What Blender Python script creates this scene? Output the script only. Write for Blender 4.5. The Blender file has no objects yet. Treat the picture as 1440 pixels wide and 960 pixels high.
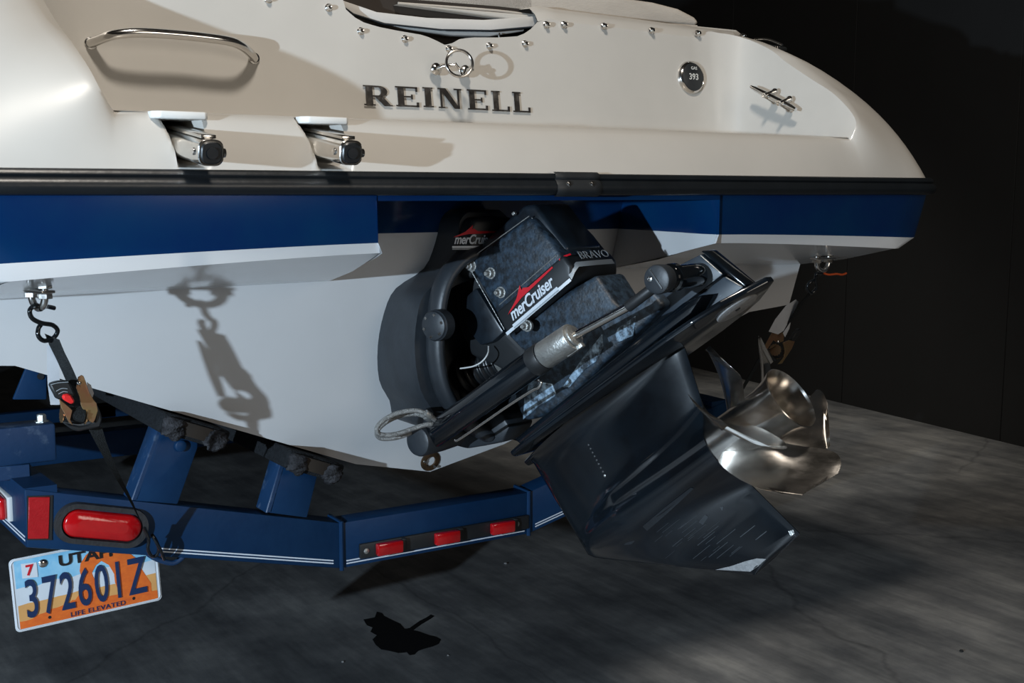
import bpy, bmesh, math, random
from mathutils import Vector, Matrix
random.seed(7)
V=Vector; PI=math.pi; R=math.radians
S=bpy.context.scene; COL=S.collection
H=1.32                                   # height of the boat's rub rail (and of the tripod) above the floor
# ---------------------------------------------------------------- camera
FPX=1693.04; TH=R(33.339); PT=R(7.4145); RO=R(0.2888); CP=V((-1.4009,-2.4866,H))
FW=V((math.sin(TH)*math.cos(PT),math.cos(TH)*math.cos(PT),-math.sin(PT)))
RT=V((math.cos(TH),-math.sin(TH),0)); UP=RT.cross(FW)
R2=RT*math.cos(RO)+UP*math.sin(RO); U2=UP*math.cos(RO)-RT*math.sin(RO)
cd=bpy.data.cameras.new('camera'); cam=bpy.data.objects.new('camera',cd); COL.objects.link(cam)
cd.sensor_width=36; cd.lens=FPX/1440*36; cd.clip_start=.05
cam.matrix_world=Matrix(((R2.x,U2.x,-FW.x,CP.x),(R2.y,U2.y,-FW.y,CP.y),(R2.z,U2.z,-FW.z,CP.z),(0,0,0,1)))
S.camera=cam
# ---------------------------------------------------------------- world, lamps, exposure
S.view_settings.view_transform='Standard'; S.view_settings.look='None'; S.view_settings.gamma=1
S.view_settings.use_curve_mapping=False; S.view_settings.exposure=0.0
w=bpy.data.worlds.new('world'); S.world=w; w.use_nodes=True
w.node_tree.nodes['Background'].inputs[0].default_value=(1,.90,.80,1); w.node_tree.nodes['Background'].inputs[1].default_value=.014
def lamp(name,kind,loc,power,color,size,target=None):
    l=bpy.data.lights.new(name,kind); l.energy=power; l.color=color
    if kind=='AREA': l.shape='DISK'; l.size=size
    else: l.shadow_soft_size=size
    o=bpy.data.objects.new(name,l); COL.objects.link(o); o.location=loc
    if target: o.rotation_euler=(V(target)-V(loc)).to_track_quat('-Z','Y').to_euler()
    return o
lamp('left_strobe','POINT',(-3.44,-2.03,H+.02),620,(.66,.83,1.0),.025)
lamp('top_softbox','AREA',(-.95,-1.92,H+2.9),95,(1.0,.92,.82),.42,(1.2,.6,.4))
cl=lamp('floor_fill_spot','SPOT',(2.9,2.5,4.1),235,(1.0,.95,.86),.12,(3.1,2.35,0)); cl.data.spot_size=R(54); cl.data.spot_blend=.8  # added fill spot brightening the far right floor, not a known fixture
lamp('front_fill','AREA',(.8,-6.2,2.3),50,(1.0,.90,.78),2.2,(0,0,.9))
# ---------------------------------------------------------------- helpers: reading positions off the scene's planes
def ray(x,y): return FW+R2*((x-720)/FPX)-U2*((y-480)/FPX)
def hit(x,y,n,d):                         # plane n.p = d
    r=ray(x,y); n=V(n); return CP+r*((d-CP.dot(n))/r.dot(n))
def atY(x,y,v=0): return hit(x,y,(0,1,0),v)
def atX(x,y,v=0): return hit(x,y,(1,0,0),v)
def atZ(x,y,v=0): return hit(x,y,(0,0,1),v)
RK=.28
def onT(x,y): return hit(x,y,(0,1,RK),RK*(H-.689))    # the raked transom plane
def TY(z): return -RK*(z+.689)                        # z below the rail
def P(x,y,z): return V((x,y,z+H))
# ---------------------------------------------------------------- helpers: objects
def link(name,me,mat=None,parent=None):
    o=bpy.data.objects.new(name,me); COL.objects.link(o)
    if mat is not None and len(me.materials)==0:
        for m in (mat if isinstance(mat,(list,tuple)) else [mat]): me.materials.append(m)
    if parent:
        o.parent=parent
        r=parent
        while r.parent: r=r.parent
        if parent.type=='EMPTY': o.matrix_parent_inverse=Matrix.Translation(-parent.location)
    return o
def obj(name,bm,mat,parent=None,ang=38,recalc=True):
    if recalc: bmesh.ops.recalc_face_normals(bm,faces=bm.faces)
    ca=R(ang)
    for f in bm.faces: f.smooth=True
    for e in bm.edges:
        if len(e.link_faces)!=2 or e.calc_face_angle(0)>ca: e.smooth=False
    me=bpy.data.meshes.new(name); bm.to_mesh(me); bm.free()
    return link(name,me,mat,parent)
def tag(o,label=None,cat=None,group=None,kind=None):
    if label: o['label']=label
    if cat: o['category']=cat
    if group: o['group']=group
    if kind: o['kind']=kind
    return o
def thing(name,loc,label,cat,group=None):
    o=bpy.data.objects.new(name,None); COL.objects.link(o); o.location=loc; o.empty_display_size=.1
    return tag(o,label,cat,group)
def B(): return bmesh.new()
def face(bm,pts,mi=0):
    f=bm.faces.new([bm.verts.new(p) for p in pts]); f.material_index=mi; return f
def prism(bm,pts,ext,bev=0,seg=2,mi=0):
    a=[bm.verts.new(V(p)) for p in pts]; b=[bm.verts.new(V(p)+V(ext)) for p in pts]
    n=len(pts); fs=[bm.faces.new(a[::-1]),bm.faces.new(b)]
    for i in range(n): fs.append(bm.faces.new((a[i],a[(i+1)%n],b[(i+1)%n],b[i])))
    for f in fs: f.material_index=mi
    if bev:
        bmesh.ops.recalc_face_normals(bm,faces=fs)
        es=list({e for f in fs for e in f.edges})
        r=bmesh.ops.bevel(bm,geom=es,offset=bev,segments=seg,affect='EDGES',profile=.5,clamp_overlap=True)
        for f in r['faces']: f.material_index=mi
    return bm
def box(bm,c,ax,ay,az,bev=0,seg=2,mi=0):  # centre and three half-axis vectors
    c,ax,ay,az=V(c),V(ax),V(ay),V(az)
    return prism(bm,[c-ax-ay-az,c+ax-ay-az,c+ax+ay-az,c-ax+ay-az],az*2,bev,seg,mi)
def frame(d):
    d=V(d).normalized(); t=V((0,0,1)) if abs(d.z)<.9 else V((1,0,0))
    x=d.cross(t).normalized(); return x,d.cross(x).normalized(),d
def lathe(bm,o,d,prof,n=28,cap=(True,True),mi=0):   # prof: (distance along d, radius)
    x,y,d=frame(d); o=V(o); rs=[]
    for t,r in prof: rs.append([bm.verts.new(o+d*t+(x*math.cos(2*PI*k/n)+y*math.sin(2*PI*k/n))*r) for k in range(n)])
    for a,b in zip(rs[:-1],rs[1:]):
        for k in range(n): bm.faces.new((a[k],a[(k+1)%n],b[(k+1)%n],b[k])).material_index=mi
    if cap[0]: bm.faces.new(rs[0][::-1]).material_index=mi
    if cap[1]: bm.faces.new(rs[-1]).material_index=mi
    return bm
def cyl(bm,a,b,r,n=20,bev=0,mi=0):
    a,b=V(a),V(b); L=(b-a).length; bv=min(bev,L*.4)
    pf=[(0,r),(L,r)] if not bv else [(0,r-bv),(bv*.3,r-bv*.3),(bv,r),(L-bv,r),(L-bv*.3,r-bv*.3),(L,r-bv)]
    return lathe(bm,a,b-a,pf,n,mi=mi)
def smooth_path(pts,sub=6,closed=False):
    pts=[V(p) for p in pts]; n=len(pts); out=[]
    rng=range(n if closed else n-1)
    for i in rng:
        if closed: p0,p1,p2,p3=pts[i-1],pts[i],pts[(i+1)%n],pts[(i+2)%n]
        else: p0,p1,p2,p3=pts[max(i-1,0)],pts[i],pts[i+1],pts[min(i+2,n-1)]
        for k in range(sub):
            t=k/sub; out.append(.5*((2*p1)+(p2-p0)*t+(2*p0-5*p1+4*p2-p3)*t*t+(3*p1-p0-3*p2+p3)*t**3))
    if not closed: out.append(pts[-1])
    return out
def tube(bm,path,r,n=12,closed=False,rx=None,up=None,mi=0):  # rx: flat section half-width along 'up' frame
    m=len(path); rings=[]; N=None
    for i,p in enumerate(path):
        if closed: t=path[(i+1)%m]-path[i-1]
        else: t=path[min(i+1,m-1)]-path[max(i-1,0)]
        t.normalize()
        if up is not None: N=V(up)-t*t.dot(V(up)); N.normalize()
        elif N is None: N=frame(t)[0]
        else: N=(N-t*t.dot(N)).normalized()
        Bn=t.cross(N); rr=r(i/(m-1)) if callable(r) else r; rb=rx if rx else rr
        rings.append([bm.verts.new(p+N*math.cos(2*PI*k/n)*rb+Bn*math.sin(2*PI*k/n)*rr) for k in range(n)])
    prs=list(zip(rings[:-1],rings[1:]))
    if closed: prs.append((rings[-1],rings[0]))
    for a,b in prs:
        for k in range(n): bm.faces.new((a[k],a[(k+1)%n],b[(k+1)%n],b[k])).material_index=mi
    if not closed: bm.faces.new(rings[0][::-1]).material_index=mi; bm.faces.new(rings[-1]).material_index=mi
    return bm
def strip(bm,path,wv,th,nv):              # flat ribbon of width vector wv(i) and thickness along nv
    n=len(path); vs=[]
    for i,p in enumerate(path):
        wd=wv(i/(n-1)) if callable(wv) else V(wv); nn=V(nv)*th
        vs.append([bm.verts.new(q) for q in (p-wd-nn,p+wd-nn,p+wd+nn,p-wd+nn)])
    for a,b in zip(vs[:-1],vs[1:]):
        for k in range(4): bm.faces.new((a[k],a[(k+1)%4],b[(k+1)%4],b[k]))
    bm.faces.new(vs[0][::-1]); bm.faces.new(vs[-1]); return bm
def grid(bm,rows,mif=None,closed=False):
    vs=[[bm.verts.new(p) for p in r] for r in rows]
    for i in range(len(vs)-1):
        n=len(vs[i])
        for j in range(n if closed else n-1):
            q=[vs[i][j],vs[i][(j+1)%n],vs[i+1][(j+1)%n],vs[i+1][j]]
            try: f=bm.faces.new(q)
            except ValueError: continue
            if mif: f.material_index=mif(i,j)
    return vs
def rrect(w,h,r,n=6):
    out=[]
    for cx,cy,a0 in ((w-r,h-r,0),(-w+r,h-r,90),(-w+r,-h+r,180),(w-r,-h+r,270)):
        for k in range(n+1):
            a=R(a0+90*k/n); out.append((cx+r*math.cos(a),cy+r*math.sin(a)))
    return out
def text(name,body,o,x,y,size,mat,parent,shear=0,depth=.0006,bold=0,width=1.0,spacing=1.0,align='CENTER'):
    c=bpy.data.curves.new(name,'FONT'); c.body=body; c.size=1; c.shear=shear; c.extrude=0; c.offset=bold
    c.space_character=spacing; c.align_x=align; c.align_y='CENTER'; c.resolution_u=4
    t=bpy.data.objects.new('tmp',c); COL.objects.link(t); bpy.context.view_layer.update()
    me=bpy.data.meshes.new_from_object(t.evaluated_get(bpy.context.evaluated_depsgraph_get()))
    bpy.data.objects.remove(t); bpy.data.curves.remove(c)
    x=V(x).normalized(); y=V(y); y=(y-x*x.dot(y)).normalized(); z=x.cross(y); o=V(o)
    bm=B(); bm.from_mesh(me); bpy.data.meshes.remove(me)
    for v in bm.verts: v.co=o+x*v.co.x*size*width+y*v.co.y*size+z*depth
    bmesh.ops.remove_doubles(bm,verts=bm.verts,dist=1e-6)
    r=bmesh.ops.extrude_face_region(bm,geom=list(bm.faces))
    for v in [g for g in r['geom'] if isinstance(g,bmesh.types.BMVert)]: v.co-=z*depth*.9
    return obj(name,bm,mat,parent,30)
# ---------------------------------------------------------------- materials
def mat(name,col,rough=.5,metal=0,coat=0,var=0,scale=8,col2=None,bump=0,bscale=60,thr=None,spec=.5,stretch=(1,1,1),trans=0,rvar=0,emit=0,detail=5):
    m=bpy.data.materials.new(name); m.use_nodes=True; nt=m.node_tree; b=nt.nodes['Principled BSDF']
    b.inputs['Base Color'].default_value=(*col,1); b.inputs['Roughness'].default_value=rough; b.inputs['Metallic'].default_value=metal
    b.inputs['Coat Weight'].default_value=coat; b.inputs['Coat Roughness'].default_value=.08; b.inputs['Specular IOR Level'].default_value=spec
    b.inputs['Transmission Weight'].default_value=trans
    tc=nt.nodes.new('ShaderNodeTexCoord'); mp=nt.nodes.new('ShaderNodeMapping'); mp.inputs['Scale'].default_value=stretch
    nt.links.new(tc.outputs['Object'],mp.inputs[0])
    if var or col2:
        n=nt.nodes.new('ShaderNodeTexNoise'); n.inputs['Scale'].default_value=scale; n.inputs['Detail'].default_value=detail; n.inputs['Roughness'].default_value=.62
        nt.links.new(mp.outputs[0],n.inputs['Vector'])
        cr=nt.nodes.new('ShaderNodeValToRGB'); lo,hi=thr if thr else (.3,.7)
        cr.color_ramp.elements[0].position=lo; cr.color_ramp.elements[1].position=hi
        c2=col2 if col2 else tuple(max(0,c*(1-var)) for c in col)
        cr.color_ramp.elements[0].color=(*col,1); cr.color_ramp.elements[1].color=(*c2,1)
        nt.links.new(n.outputs['Fac'],cr.inputs[0]); nt.links.new(cr.outputs[0],b.inputs['Base Color'])
        if rvar:
            mr=nt.nodes.new('ShaderNodeMapRange'); mr.inputs[1].default_value=lo; mr.inputs[2].default_value=hi
            mr.inputs[3].default_value=rough; mr.inputs[4].default_value=rough+rvar
            nt.links.new(n.outputs['Fac'],mr.inputs[0]); nt.links.new(mr.outputs[0],b.inputs['Roughness'])
    if bump:
        n2=nt.nodes.new('ShaderNodeTexNoise'); n2.inputs['Scale'].default_value=bscale; n2.inputs['Detail'].default_value=4
        nt.links.new(mp.outputs[0],n2.inputs['Vector'])
        bp=nt.nodes.new('ShaderNodeBump'); bp.inputs['Strength'].default_value=bump; bp.inputs['Distance'].default_value=.004
        nt.links.new(n2.outputs['Fac'],bp.inputs['Height']); nt.links.new(bp.outputs[0],b.inputs['Normal'])
    return m
M=dict(
 cream=mat('cream_gelcoat',(.46,.44,.405),.36,coat=.2,var=.10,scale=2.5),
 white=mat('white_gelcoat',(.60,.60,.60),.22,coat=.5,var=.06,scale=3),
 blue=mat('blue_gelcoat',(.0015,.017,.080),.16,coat=.5,spec=.3,col2=(.002,.030,.088),scale=5),
 rubber=mat('black_rubber',(.007,.009,.011),.36,var=.3,scale=14,bump=.15,bscale=40),
 dark=mat('dark_cavity',(.004,.004,.005),.8),
 brown=mat('dark_brown_liner',(.02,.014,.01),.7),
 chrome=mat('polished_steel',(.72,.70,.67),.10,metal=1,rvar=.12,var=.1,scale=30),
 prop=mat('propeller_steel',(.68,.65,.60),.13,metal=1,col2=(.58,.54,.50),scale=14,rvar=.14,stretch=(1,1,3)),
 zinc=mat('zinc_plate',(.42,.42,.40),.42,metal=.8,var=.25,scale=60,bump=.3,bscale=200),
 gold=mat('yellow_zinc',(.42,.33,.16),.35,metal=.9,col2=(.45,.22,.14),scale=35),
 anode=mat('anode_grey',(.34,.34,.34),.62,var=.35,scale=120,bump=.4,bscale=300),
 drive=mat('drive_paint',(.007,.009,.012),.30,coat=.25,col2=(.013,.024,.036),scale=9,rvar=.15,thr=(.42,.72)),
 gloss=mat('gloss_black_paint',(.003,.004,.0055),.12,coat=.5,col2=(.0045,.009,.014),scale=5,thr=(.4,.8),rvar=.06,spec=.4),
 salt=mat('salted_paint',(.006,.010,.015),.50,col2=(.042,.075,.115),scale=60,thr=(.42,.82),bump=.25,bscale=160,detail=9),
 crust=mat('heavily_salted_paint',(.012,.02,.03),.6,col2=(.24,.36,.48),scale=55,thr=(.42,.66),bump=.5,bscale=160,detail=9),
 castblue=mat('blue_grey_casting',(.022,.034,.048),.42,coat=.1,col2=(.012,.018,.026),scale=14),
 flat=mat('satin_black_plastic',(.014,.016,.018),.48,var=.3,scale=20),
 grey=mat('grey_black_casting',(.022,.027,.033),.45,var=.35,scale=16,bump=.1,bscale=90),
 trailer=mat('trailer_blue_paint',(.0035,.024,.070),.45,coat=.0,spec=.22,col2=(.006,.032,.085),scale=16,bump=.12,bscale=70,thr=(.35,.8)),
 trailerworn=mat('trailer_blue_worn',(.005,.030,.085),.5,col2=(.13,.18,.25),scale=22,thr=(.56,.86),bump=.15,bscale=70),
 carpet=mat('grey_carpet',(.022,.024,.027),.95,var=.5,scale=120,bump=1,bscale=400,spec=.1),
 fray=mat('frayed_carpet',(.008,.008,.009),.95,col2=(.055,.055,.06),scale=60,bump=1,bscale=220,spec=.1),
 wood=mat('old_board',(.02,.012,.006),.8,var=.5,scale=12),
 web=mat('black_webbing',(.005,.006,.006),.8,col2=(.014,.016,.017),scale=180,bump=.6,bscale=500,spec=.3),
 paper=mat('white_tag',(.55,.57,.6),.6,var=.15,scale=40),
 redlens=mat('red_lens',(.55,.006,.008),.14,coat=.7,col2=(.34,.002,.005),scale=12,bump=.1,bscale=150),
 redflat=mat('red_reflector',(.36,.004,.008),.35,col2=(.42,.008,.012),scale=60,bump=.2,bscale=300),
 redbtn=mat('red_plastic',(.72,.02,.02),.35),
 orange=mat('orange_cord',(.75,.11,.02),.6),
 lamprub=mat('grommet_rubber',(.028,.028,.03),.6,var=.4,scale=50,bump=.3,bscale=150),
 whitepl=mat('white_plastic',(.62,.62,.6),.4),
 stripe=mat('white_pinstripe',(.62,.66,.72),.4),
 decalwhite=mat('decal_white',(.62,.66,.70),.4), decalgrey=mat('decal_grey',(.30,.33,.35),.4), decalred=mat('decal_red',(.55,.01,.02),.4),
 letter=mat('lettering_dark',(.018,.015,.013),.35,col2=(.09,.08,.07),scale=40,thr=(.5,.75)),
 ink=mat('dial_print',(.55,.55,.52),.5),
 hose=mat('braided_hose',(.36,.35,.33),.5,metal=.6,var=.5,scale=150,bump=.8,bscale=450),
 rust=mat('rust_stained_brass',(.03,.022,.012),.5,metal=.4,col2=(.11,.05,.018),scale=50),
 tyre=mat('tyre_rubber',(.012,.012,.013),.8,bump=.4,bscale=60,var=.2),
 cushion=mat('cushion_vinyl',(.55,.53,.50),.5,var=.08,scale=6,bump=.1,bscale=90),
 pad=mat('beige_cover',(.44,.40,.35),.75,var=.18,scale=5,bump=.25,bscale=120,stretch=(1,1,4)),
 sky=mat('plate_blue',(.13,.42,.66),.42,col2=(.32,.58,.74),scale=25), pwhite=mat('plate_white',(.62,.66,.70),.42,var=.08,scale=20),
 tan=mat('plate_tan',(.70,.36,.12),.42,var=.15,scale=20), porange=mat('plate_orange',(.75,.16,.02),.42,col2=(.62,.11,.02),scale=60,stretch=(1,1,2)),
 navy=mat('plate_navy',(.006,.025,.085),.4), pblack=mat('plate_black',(.01,.01,.012),.4), prim=mat('plate_rim',(.60,.63,.66),.35,var=.1,scale=30),
 oil=mat('wet_oil',(.004,.004,.0045),.55,spec=.25),
 stone=mat('pale_grit',(.2,.2,.2),.8),
)
def concrete():
    m=bpy.data.materials.new('polished_concrete'); m.use_nodes=True; nt=m.node_tree; N=nt.nodes; L=nt.links; b=N['Principled BSDF']
    tc=N.new('ShaderNodeTexCoord')
    def noise(sc,st=(1,1,1),rot=0,det=6,ro=.6):
        mp=N.new('ShaderNodeMapping'); mp.inputs['Scale'].default_value=st; mp.inputs['Rotation'].default_value=(0,0,rot)
        n=N.new('ShaderNodeTexNoise'); n.inputs['Scale'].default_value=sc; n.inputs['Detail'].default_value=det; n.inputs['Roughness'].default_value=ro
        L.new(tc.outputs['Object'],mp.inputs[0]); L.new(mp.outputs[0],n.inputs['Vector']); return n.outputs['Fac']
    def ramp(f,a,ca,bb,cb):
        r=N.new('ShaderNodeValToRGB'); r.color_ramp.elements[0].position=a; r.color_ramp.elements[1].position=bb
        r.color_ramp.elements[0].color=(*ca,1); r.color_ramp.elements[1].color=(*cb,1); L.new(f,r.inputs[0]); return r.outputs[0]
    def mul(a,bb,f=1):
        x=N.new('ShaderNodeMix'); x.data_type='RGBA'; x.blend_type='MULTIPLY'; x.inputs[0].default_value=f
        L.new(a,x.inputs[6]); L.new(bb,x.inputs[7]); return x.outputs[2]
    c=ramp(noise(1.6,det=8),.30,(.135,.14,.142),.72,(.33,.325,.305))
    c=mul(c,ramp(noise(1.6,(5,.8,1),R(-38)),.38,(.62,.63,.65),.60,(1,1,1)))
    c=mul(c,ramp(noise(.9,det=5),.42,(.55,.56,.58),.56,(1,1,1)))
    c=mul(c,ramp(noise(60,(1,.12,1),R(38),4),.3,(.82,.82,.83),.7,(1.05,1.05,1.05)))
    c=mul(c,ramp(noise(5,det=9,ro=.7),.38,(.72,.73,.76),.6,(1,1,1)))
    v=N.new('ShaderNodeTexVoronoi'); v.feature='DISTANCE_TO_EDGE'; v.inputs['Scale'].default_value=.55
    mp=N.new('ShaderNodeMapping'); nz=N.new('ShaderNodeTexNoise'); nz.inputs['Scale'].default_value=3; nz.inputs['Detail'].default_value=5
    L.new(tc.outputs['Object'],nz.inputs['Vector']); mx=N.new('ShaderNodeMix'); mx.data_type='VECTOR'; mx.inputs[0].default_value=.12
    L.new(tc.outputs['Object'],mx.inputs[4]); L.new(nz.outputs['Color'],mx.inputs[5]); L.new(mx.outputs[1],v.inputs['Vector'])
    c=mul(c,ramp(v.outputs['Distance'],.0006,(.72,.72,.73),.0035,(1,1,1)))
    L.new(c,b.inputs['Base Color']); b.inputs['Roughness'].default_value=.55
    bp=N.new('ShaderNodeBump'); bp.inputs['Strength'].default_value=.15; bp.inputs['Distance'].default_value=.003
    L.new(noise(90,det=3),bp.inputs['Height']); L.new(bp.outputs[0],b.inputs['Normal']); return m
M['concrete']=concrete()
M['wall']=mat('black_wall_paint',(.009,.0095,.010),.75,var=.25,scale=3)
# ---------------------------------------------------------------- structure
def struct(name,bm,m): return tag(obj(name,bm,m),kind='structure')
bm=B(); box(bm,(1,2.2,-.05),(6.5,0,0),(0,7.3,0),(0,0,.05)); fl=struct('floor',bm,M['concrete'])
wd=(V((4.516,4.1227,0))-V((4.1274,1.1303,0))).normalized(); wn=V((wd.y,-wd.x,0))
w0=V((4.1274,1.1303,0))-wd*5.8; w1=V((4.516,4.1227,0))+wd*5
seam=hit(1033,10,wn,wn.dot(w0)); ts=(seam-w0).dot(wd); Lw=(w1-w0).length
bm=B(); prism(bm,[w0,w1,w1+V((0,0,4)),w0+V((0,0,4))],wn*.15); wr=struct('wall_right',bm,M['wall'])
k=0
for t in range(-4,6):                      # painted wall panels with narrow joints
    a=ts+t*1.22+.003; bb=a+1.214
    if a<0 or bb>Lw: continue
    bm=B(); prism(bm,[w0+wd*a,w0+wd*bb,w0+wd*bb+V((0,0,3.9)),w0+wd*a+V((0,0,3.9))],-wn*.006,.001,1); obj('wall_panel',bm,M['wall'],wr)
bm=B(); prism(bm,[V((-5.5,9.4,0)),V((5.2,9.4,0)),V((5.2,9.4,4)),V((-5.5,9.4,4))],(0,.15,0)); struct('wall_back',bm,M['wall'])
# stain and grit on the floor
stain=[(511,871),(527,868),(530,860),(537,862),(540,866),(552,872),(563,877),(569,884),(576,883),(590,873),(600,868),(606,864),(611,866),(607,869),(602,872),(592,878),(581,886),(590,888),(603,893),(613,895),(620,899),(617,905),(608,909),(596,912),(588,915),(583,920),(576,921),(572,917),(560,918),(548,915),(536,913),(528,906),(524,899),(530,893),(521,888),(524,882),(516,879)]
bm=B(); prism(bm,[atZ(x,y,.0002) for x,y in stain],(0,0,.0008)); tag(obj('oil_stain',bm,M['oil']),'wet black ragged stain on the concrete in front of the trailer','stain')
for (x,y,r,l) in ((143*1.0,820,.004,None),(711,793,.006,'pale grit chip on the floor just below the trailer light bar'),(482,931,.004,'tiny white grit chip at the bottom of the floor, left of the stain'),(630,922,.003,'tiny pale grit chip on the floor right below the stain'),(1352,916,.006,'small dark grit chip on the lit floor at bottom right')):
    if not l: continue
    p=atZ(x,y,0); bm=B(); bmesh.ops.create_icosphere(bm,subdivisions=2,radius=r)
    for v in bm.verts: v.co=V((v.co.x*random.uniform(.7,1.3),v.co.y*random.uniform(.7,1.3),v.co.z*.6+r*.5))+p
    tag(obj('grit_chip',bm,M['stone'] if x<1300 else M['flat']),l,'grit')
# ================================================================ MOTORBOAT
boat=thing('motorboat',(0,0,0),'white motorboat with blue hull band and black rub rail, resting on a blue trailer','boat')
def zb(x): return -.105-.020*max(0,(abs(x)-.41)/.66)**1.3
def zs(x): return -.1235-.029*max(0,(abs(x)-.41)/.63)**1.3
def yA(x): return -.545+.03*(x/1.05)**2
def bw(y): return 1 if y<1.6 else max(.03,1-((y-1.6)/3.75)**2.3)
def br(y): return 0 if y<2.2 else .55*((y-2.2)/3.1)**2
SY=[.5,1,1.6,2.2,2.8,3.4,4,4.5,4.9,5.2]
bm=B()
for s in (1,-1):
    xc=.435 if s>0 else -.32
    top=[];blu=[];bot=[]
    for i in range(9):
        t=i/8; x=.412+(1.135-.412)*t; top.append(P(s*x,yA(x),-.008))
        x=.410+(1.09-.410)*t; blu.append(P(s*x,yA(x),zb(x)))
        x=.404+(1.03-.404)*t; bot.append(P(s*x,yA(x)+.004,zs(x)))
    for (X,Yy) in ((1.155,-.505),(1.163,-.48)): top.append(P(s*X,Yy,-.008))
    for (X,Yy) in ((1.112,-.505),(1.12,-.48)): blu.append(P(s*X,Yy,-.126))
    for (X,Yy) in ((1.05,-.508),(1.057,-.485)): bot.append(P(s*X,Yy,-.152))
    for t in (.35,.7,1):
        yy=-.48+.35*t; top.append(P(s*(1.163+.007*t),yy,-.008)); blu.append(P(s*(1.12+.012*t),yy,-.126-.004*t)); bot.append(P(s*(1.057+.048*t),yy,-.152-.063*t))
    ch=[P(s*1.10,TY(-.33),-.33)]; c1=[P(s*.95,TY(-.343),-.343)]; kn=[P(s*.205,TY(-.642),-.642)]; kl=[P(0,0,-.689)]
    for yy in SY:
        q,r=bw(yy),br(yy)
        top.append(P(s*1.17*q,yy,-.008+.12*r)); blu.append(P(s*1.132*q,yy,-.13+.3*r)); bot.append(P(s*1.105*q,yy,-.215+.5*r))
        ch.append(P(s*1.10*q,yy,-.33+.75*r)); c1.append(P(s*.95*q,yy,-.343+.78*r)); kn.append(P(s*.205*q,yy,-.642+r)); kl.append(P(0,yy,-.689+r*1.02))
    grid(bm,[top,blu,bot],lambda i,j:1 if i==0 else 0)
    grid(bm,[bot[13:],ch,c1,kn,kl])
    # underside of the overhanging stern and the walls of the drive cut-out
    so=[]
    for i in range(9):
        t=i/8; x=xc+(s*1.105-xc)*t; so.append(P(x,TY(-.207)+.003*t,-.205-.010*t))
    so+= [P(s*1.105,TY(-.215),-.215)]
    so=[so[0]]+[so[min(i,9)] for i in range(1,9)]
    mid=[a.lerp(b,.5)-V((0,0,.006)) for a,b in zip(bot[:9],so)]
    grid(bm,[bot[:9],mid,so])
    face(bm,[bot[8],bot[9],bot[10],so[8]]); face(bm,[bot[10],bot[11],so[8]]); face(bm,[bot[11],bot[12],so[8]]); face(bm,[bot[12],bot[13],so[8]])
    wp=[]
    for i in range(9):
        t=i/8; a=V((s*.412,-.545)); b=V((xc,TY(-.1))); p=a.lerp(b,t)
        ztb=-.1235-(.205-.1235)*t
        yo=p.y; wp.append((p.x-s*.010*math.sin(min(1,t*3)*PI)*(1 if t<.34 else 0),yo,ztb))
    tw=[P(x,y,-.03) for x,y,z in wp]; bwl=[P(x,y,-.105) for x,y,z in wp]; lw=[P(x if i else s*.404,y+(TY(z)-TY(-.1))*(i/8),z) for i,(x,y,z) in enumerate(wp)]
    grid(bm,[tw,bwl,lw],lambda i,j:1 if i==0 else 0)
# raked transom
def tp(x,z): return P(x,TY(z),z)
face(bm,[tp(0,-.689),tp(.205,-.642),tp(.95,-.343),tp(1.10,-.33),tp(1.105,-.215),tp(1.105,-.105),tp(-1.105,-.105),tp(-1.105,-.215),tp(-1.10,-.33),tp(-.95,-.343),tp(-.205,-.642)])
face(bm,[tp(-1.1,-.105),tp(1.1,-.105),tp(1.1,-.03),tp(-1.1,-.03)],1)
# rim above the cut-out, its ceiling
face(bm,[P(-.412,-.545,-.008),P(.412,-.545,-.008),P(.412,-.545,-.03),P(-.412,-.545,-.03)],1)
face(bm,[P(-.42,-.545,-.03),P(.42,-.545,-.03),P(.5,-.15,-.03),P(-.5,-.15,-.03)],1)
bmesh.ops.remove_doubles(bm,verts=bm.verts,dist=.0008)
obj('hull',bm,[M['white'],M['blue']],boat,28)
# ---- deck moulding
def Yr(x): return -.575+.045*(min(abs(x),1.1)/1.1)**2
def notch(X,z):
    n=0
    for a,b in ((NA,NB),(NC,ND)):
        k=max(0,min(1,(z-.035)/.07)); lo=a-.018*k**2; q1=max(0,min(1,(X-lo)/(.014+.022*k))); q2=max(0,min(1,(b-X)/.014))
        q1=q1*q1*(3-2*q1); q2=q2*q2*(3-2*q2); n=max(n,q1*q2)
    zz=max(0,min(1,(z-.030)/.014)); return n*zz
NA,NB=atY(252,205,-.56).x,atY(292,180,-.54).x
NC,ND=atY(447,205,-.56).x,atY(489,180,-.54).x
bm=B()
xs=sorted(set([round(-.86+i*.043,4) for i in range(41)]+[round(q+d,4) for q in (NA,NB,NC,ND) for d in (-.05,-.035,-.025,-.018,-.012,-.008,-.004,0,.004,.008,.012,.016,.024,.032)]))
rows=[]
for k in range(17):
    t=k/14
    r=[]
    for X in xs:
        y0=Yr(X)
        if k<=14:
            y=y0+(-.505-y0)*t; z=.016+.094*(1-(1-t)**1.35)
        elif k==15: y=-.499; z=.1145
        else: y=-.485; z=.117
        d=notch(X,z) if k<15 else 0
        r.append(P(X,y+d*.16,z))
    rows.append(r)
rows.append([P(X,-.15,.117) for X in xs])
grid(bm,rows)
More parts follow.
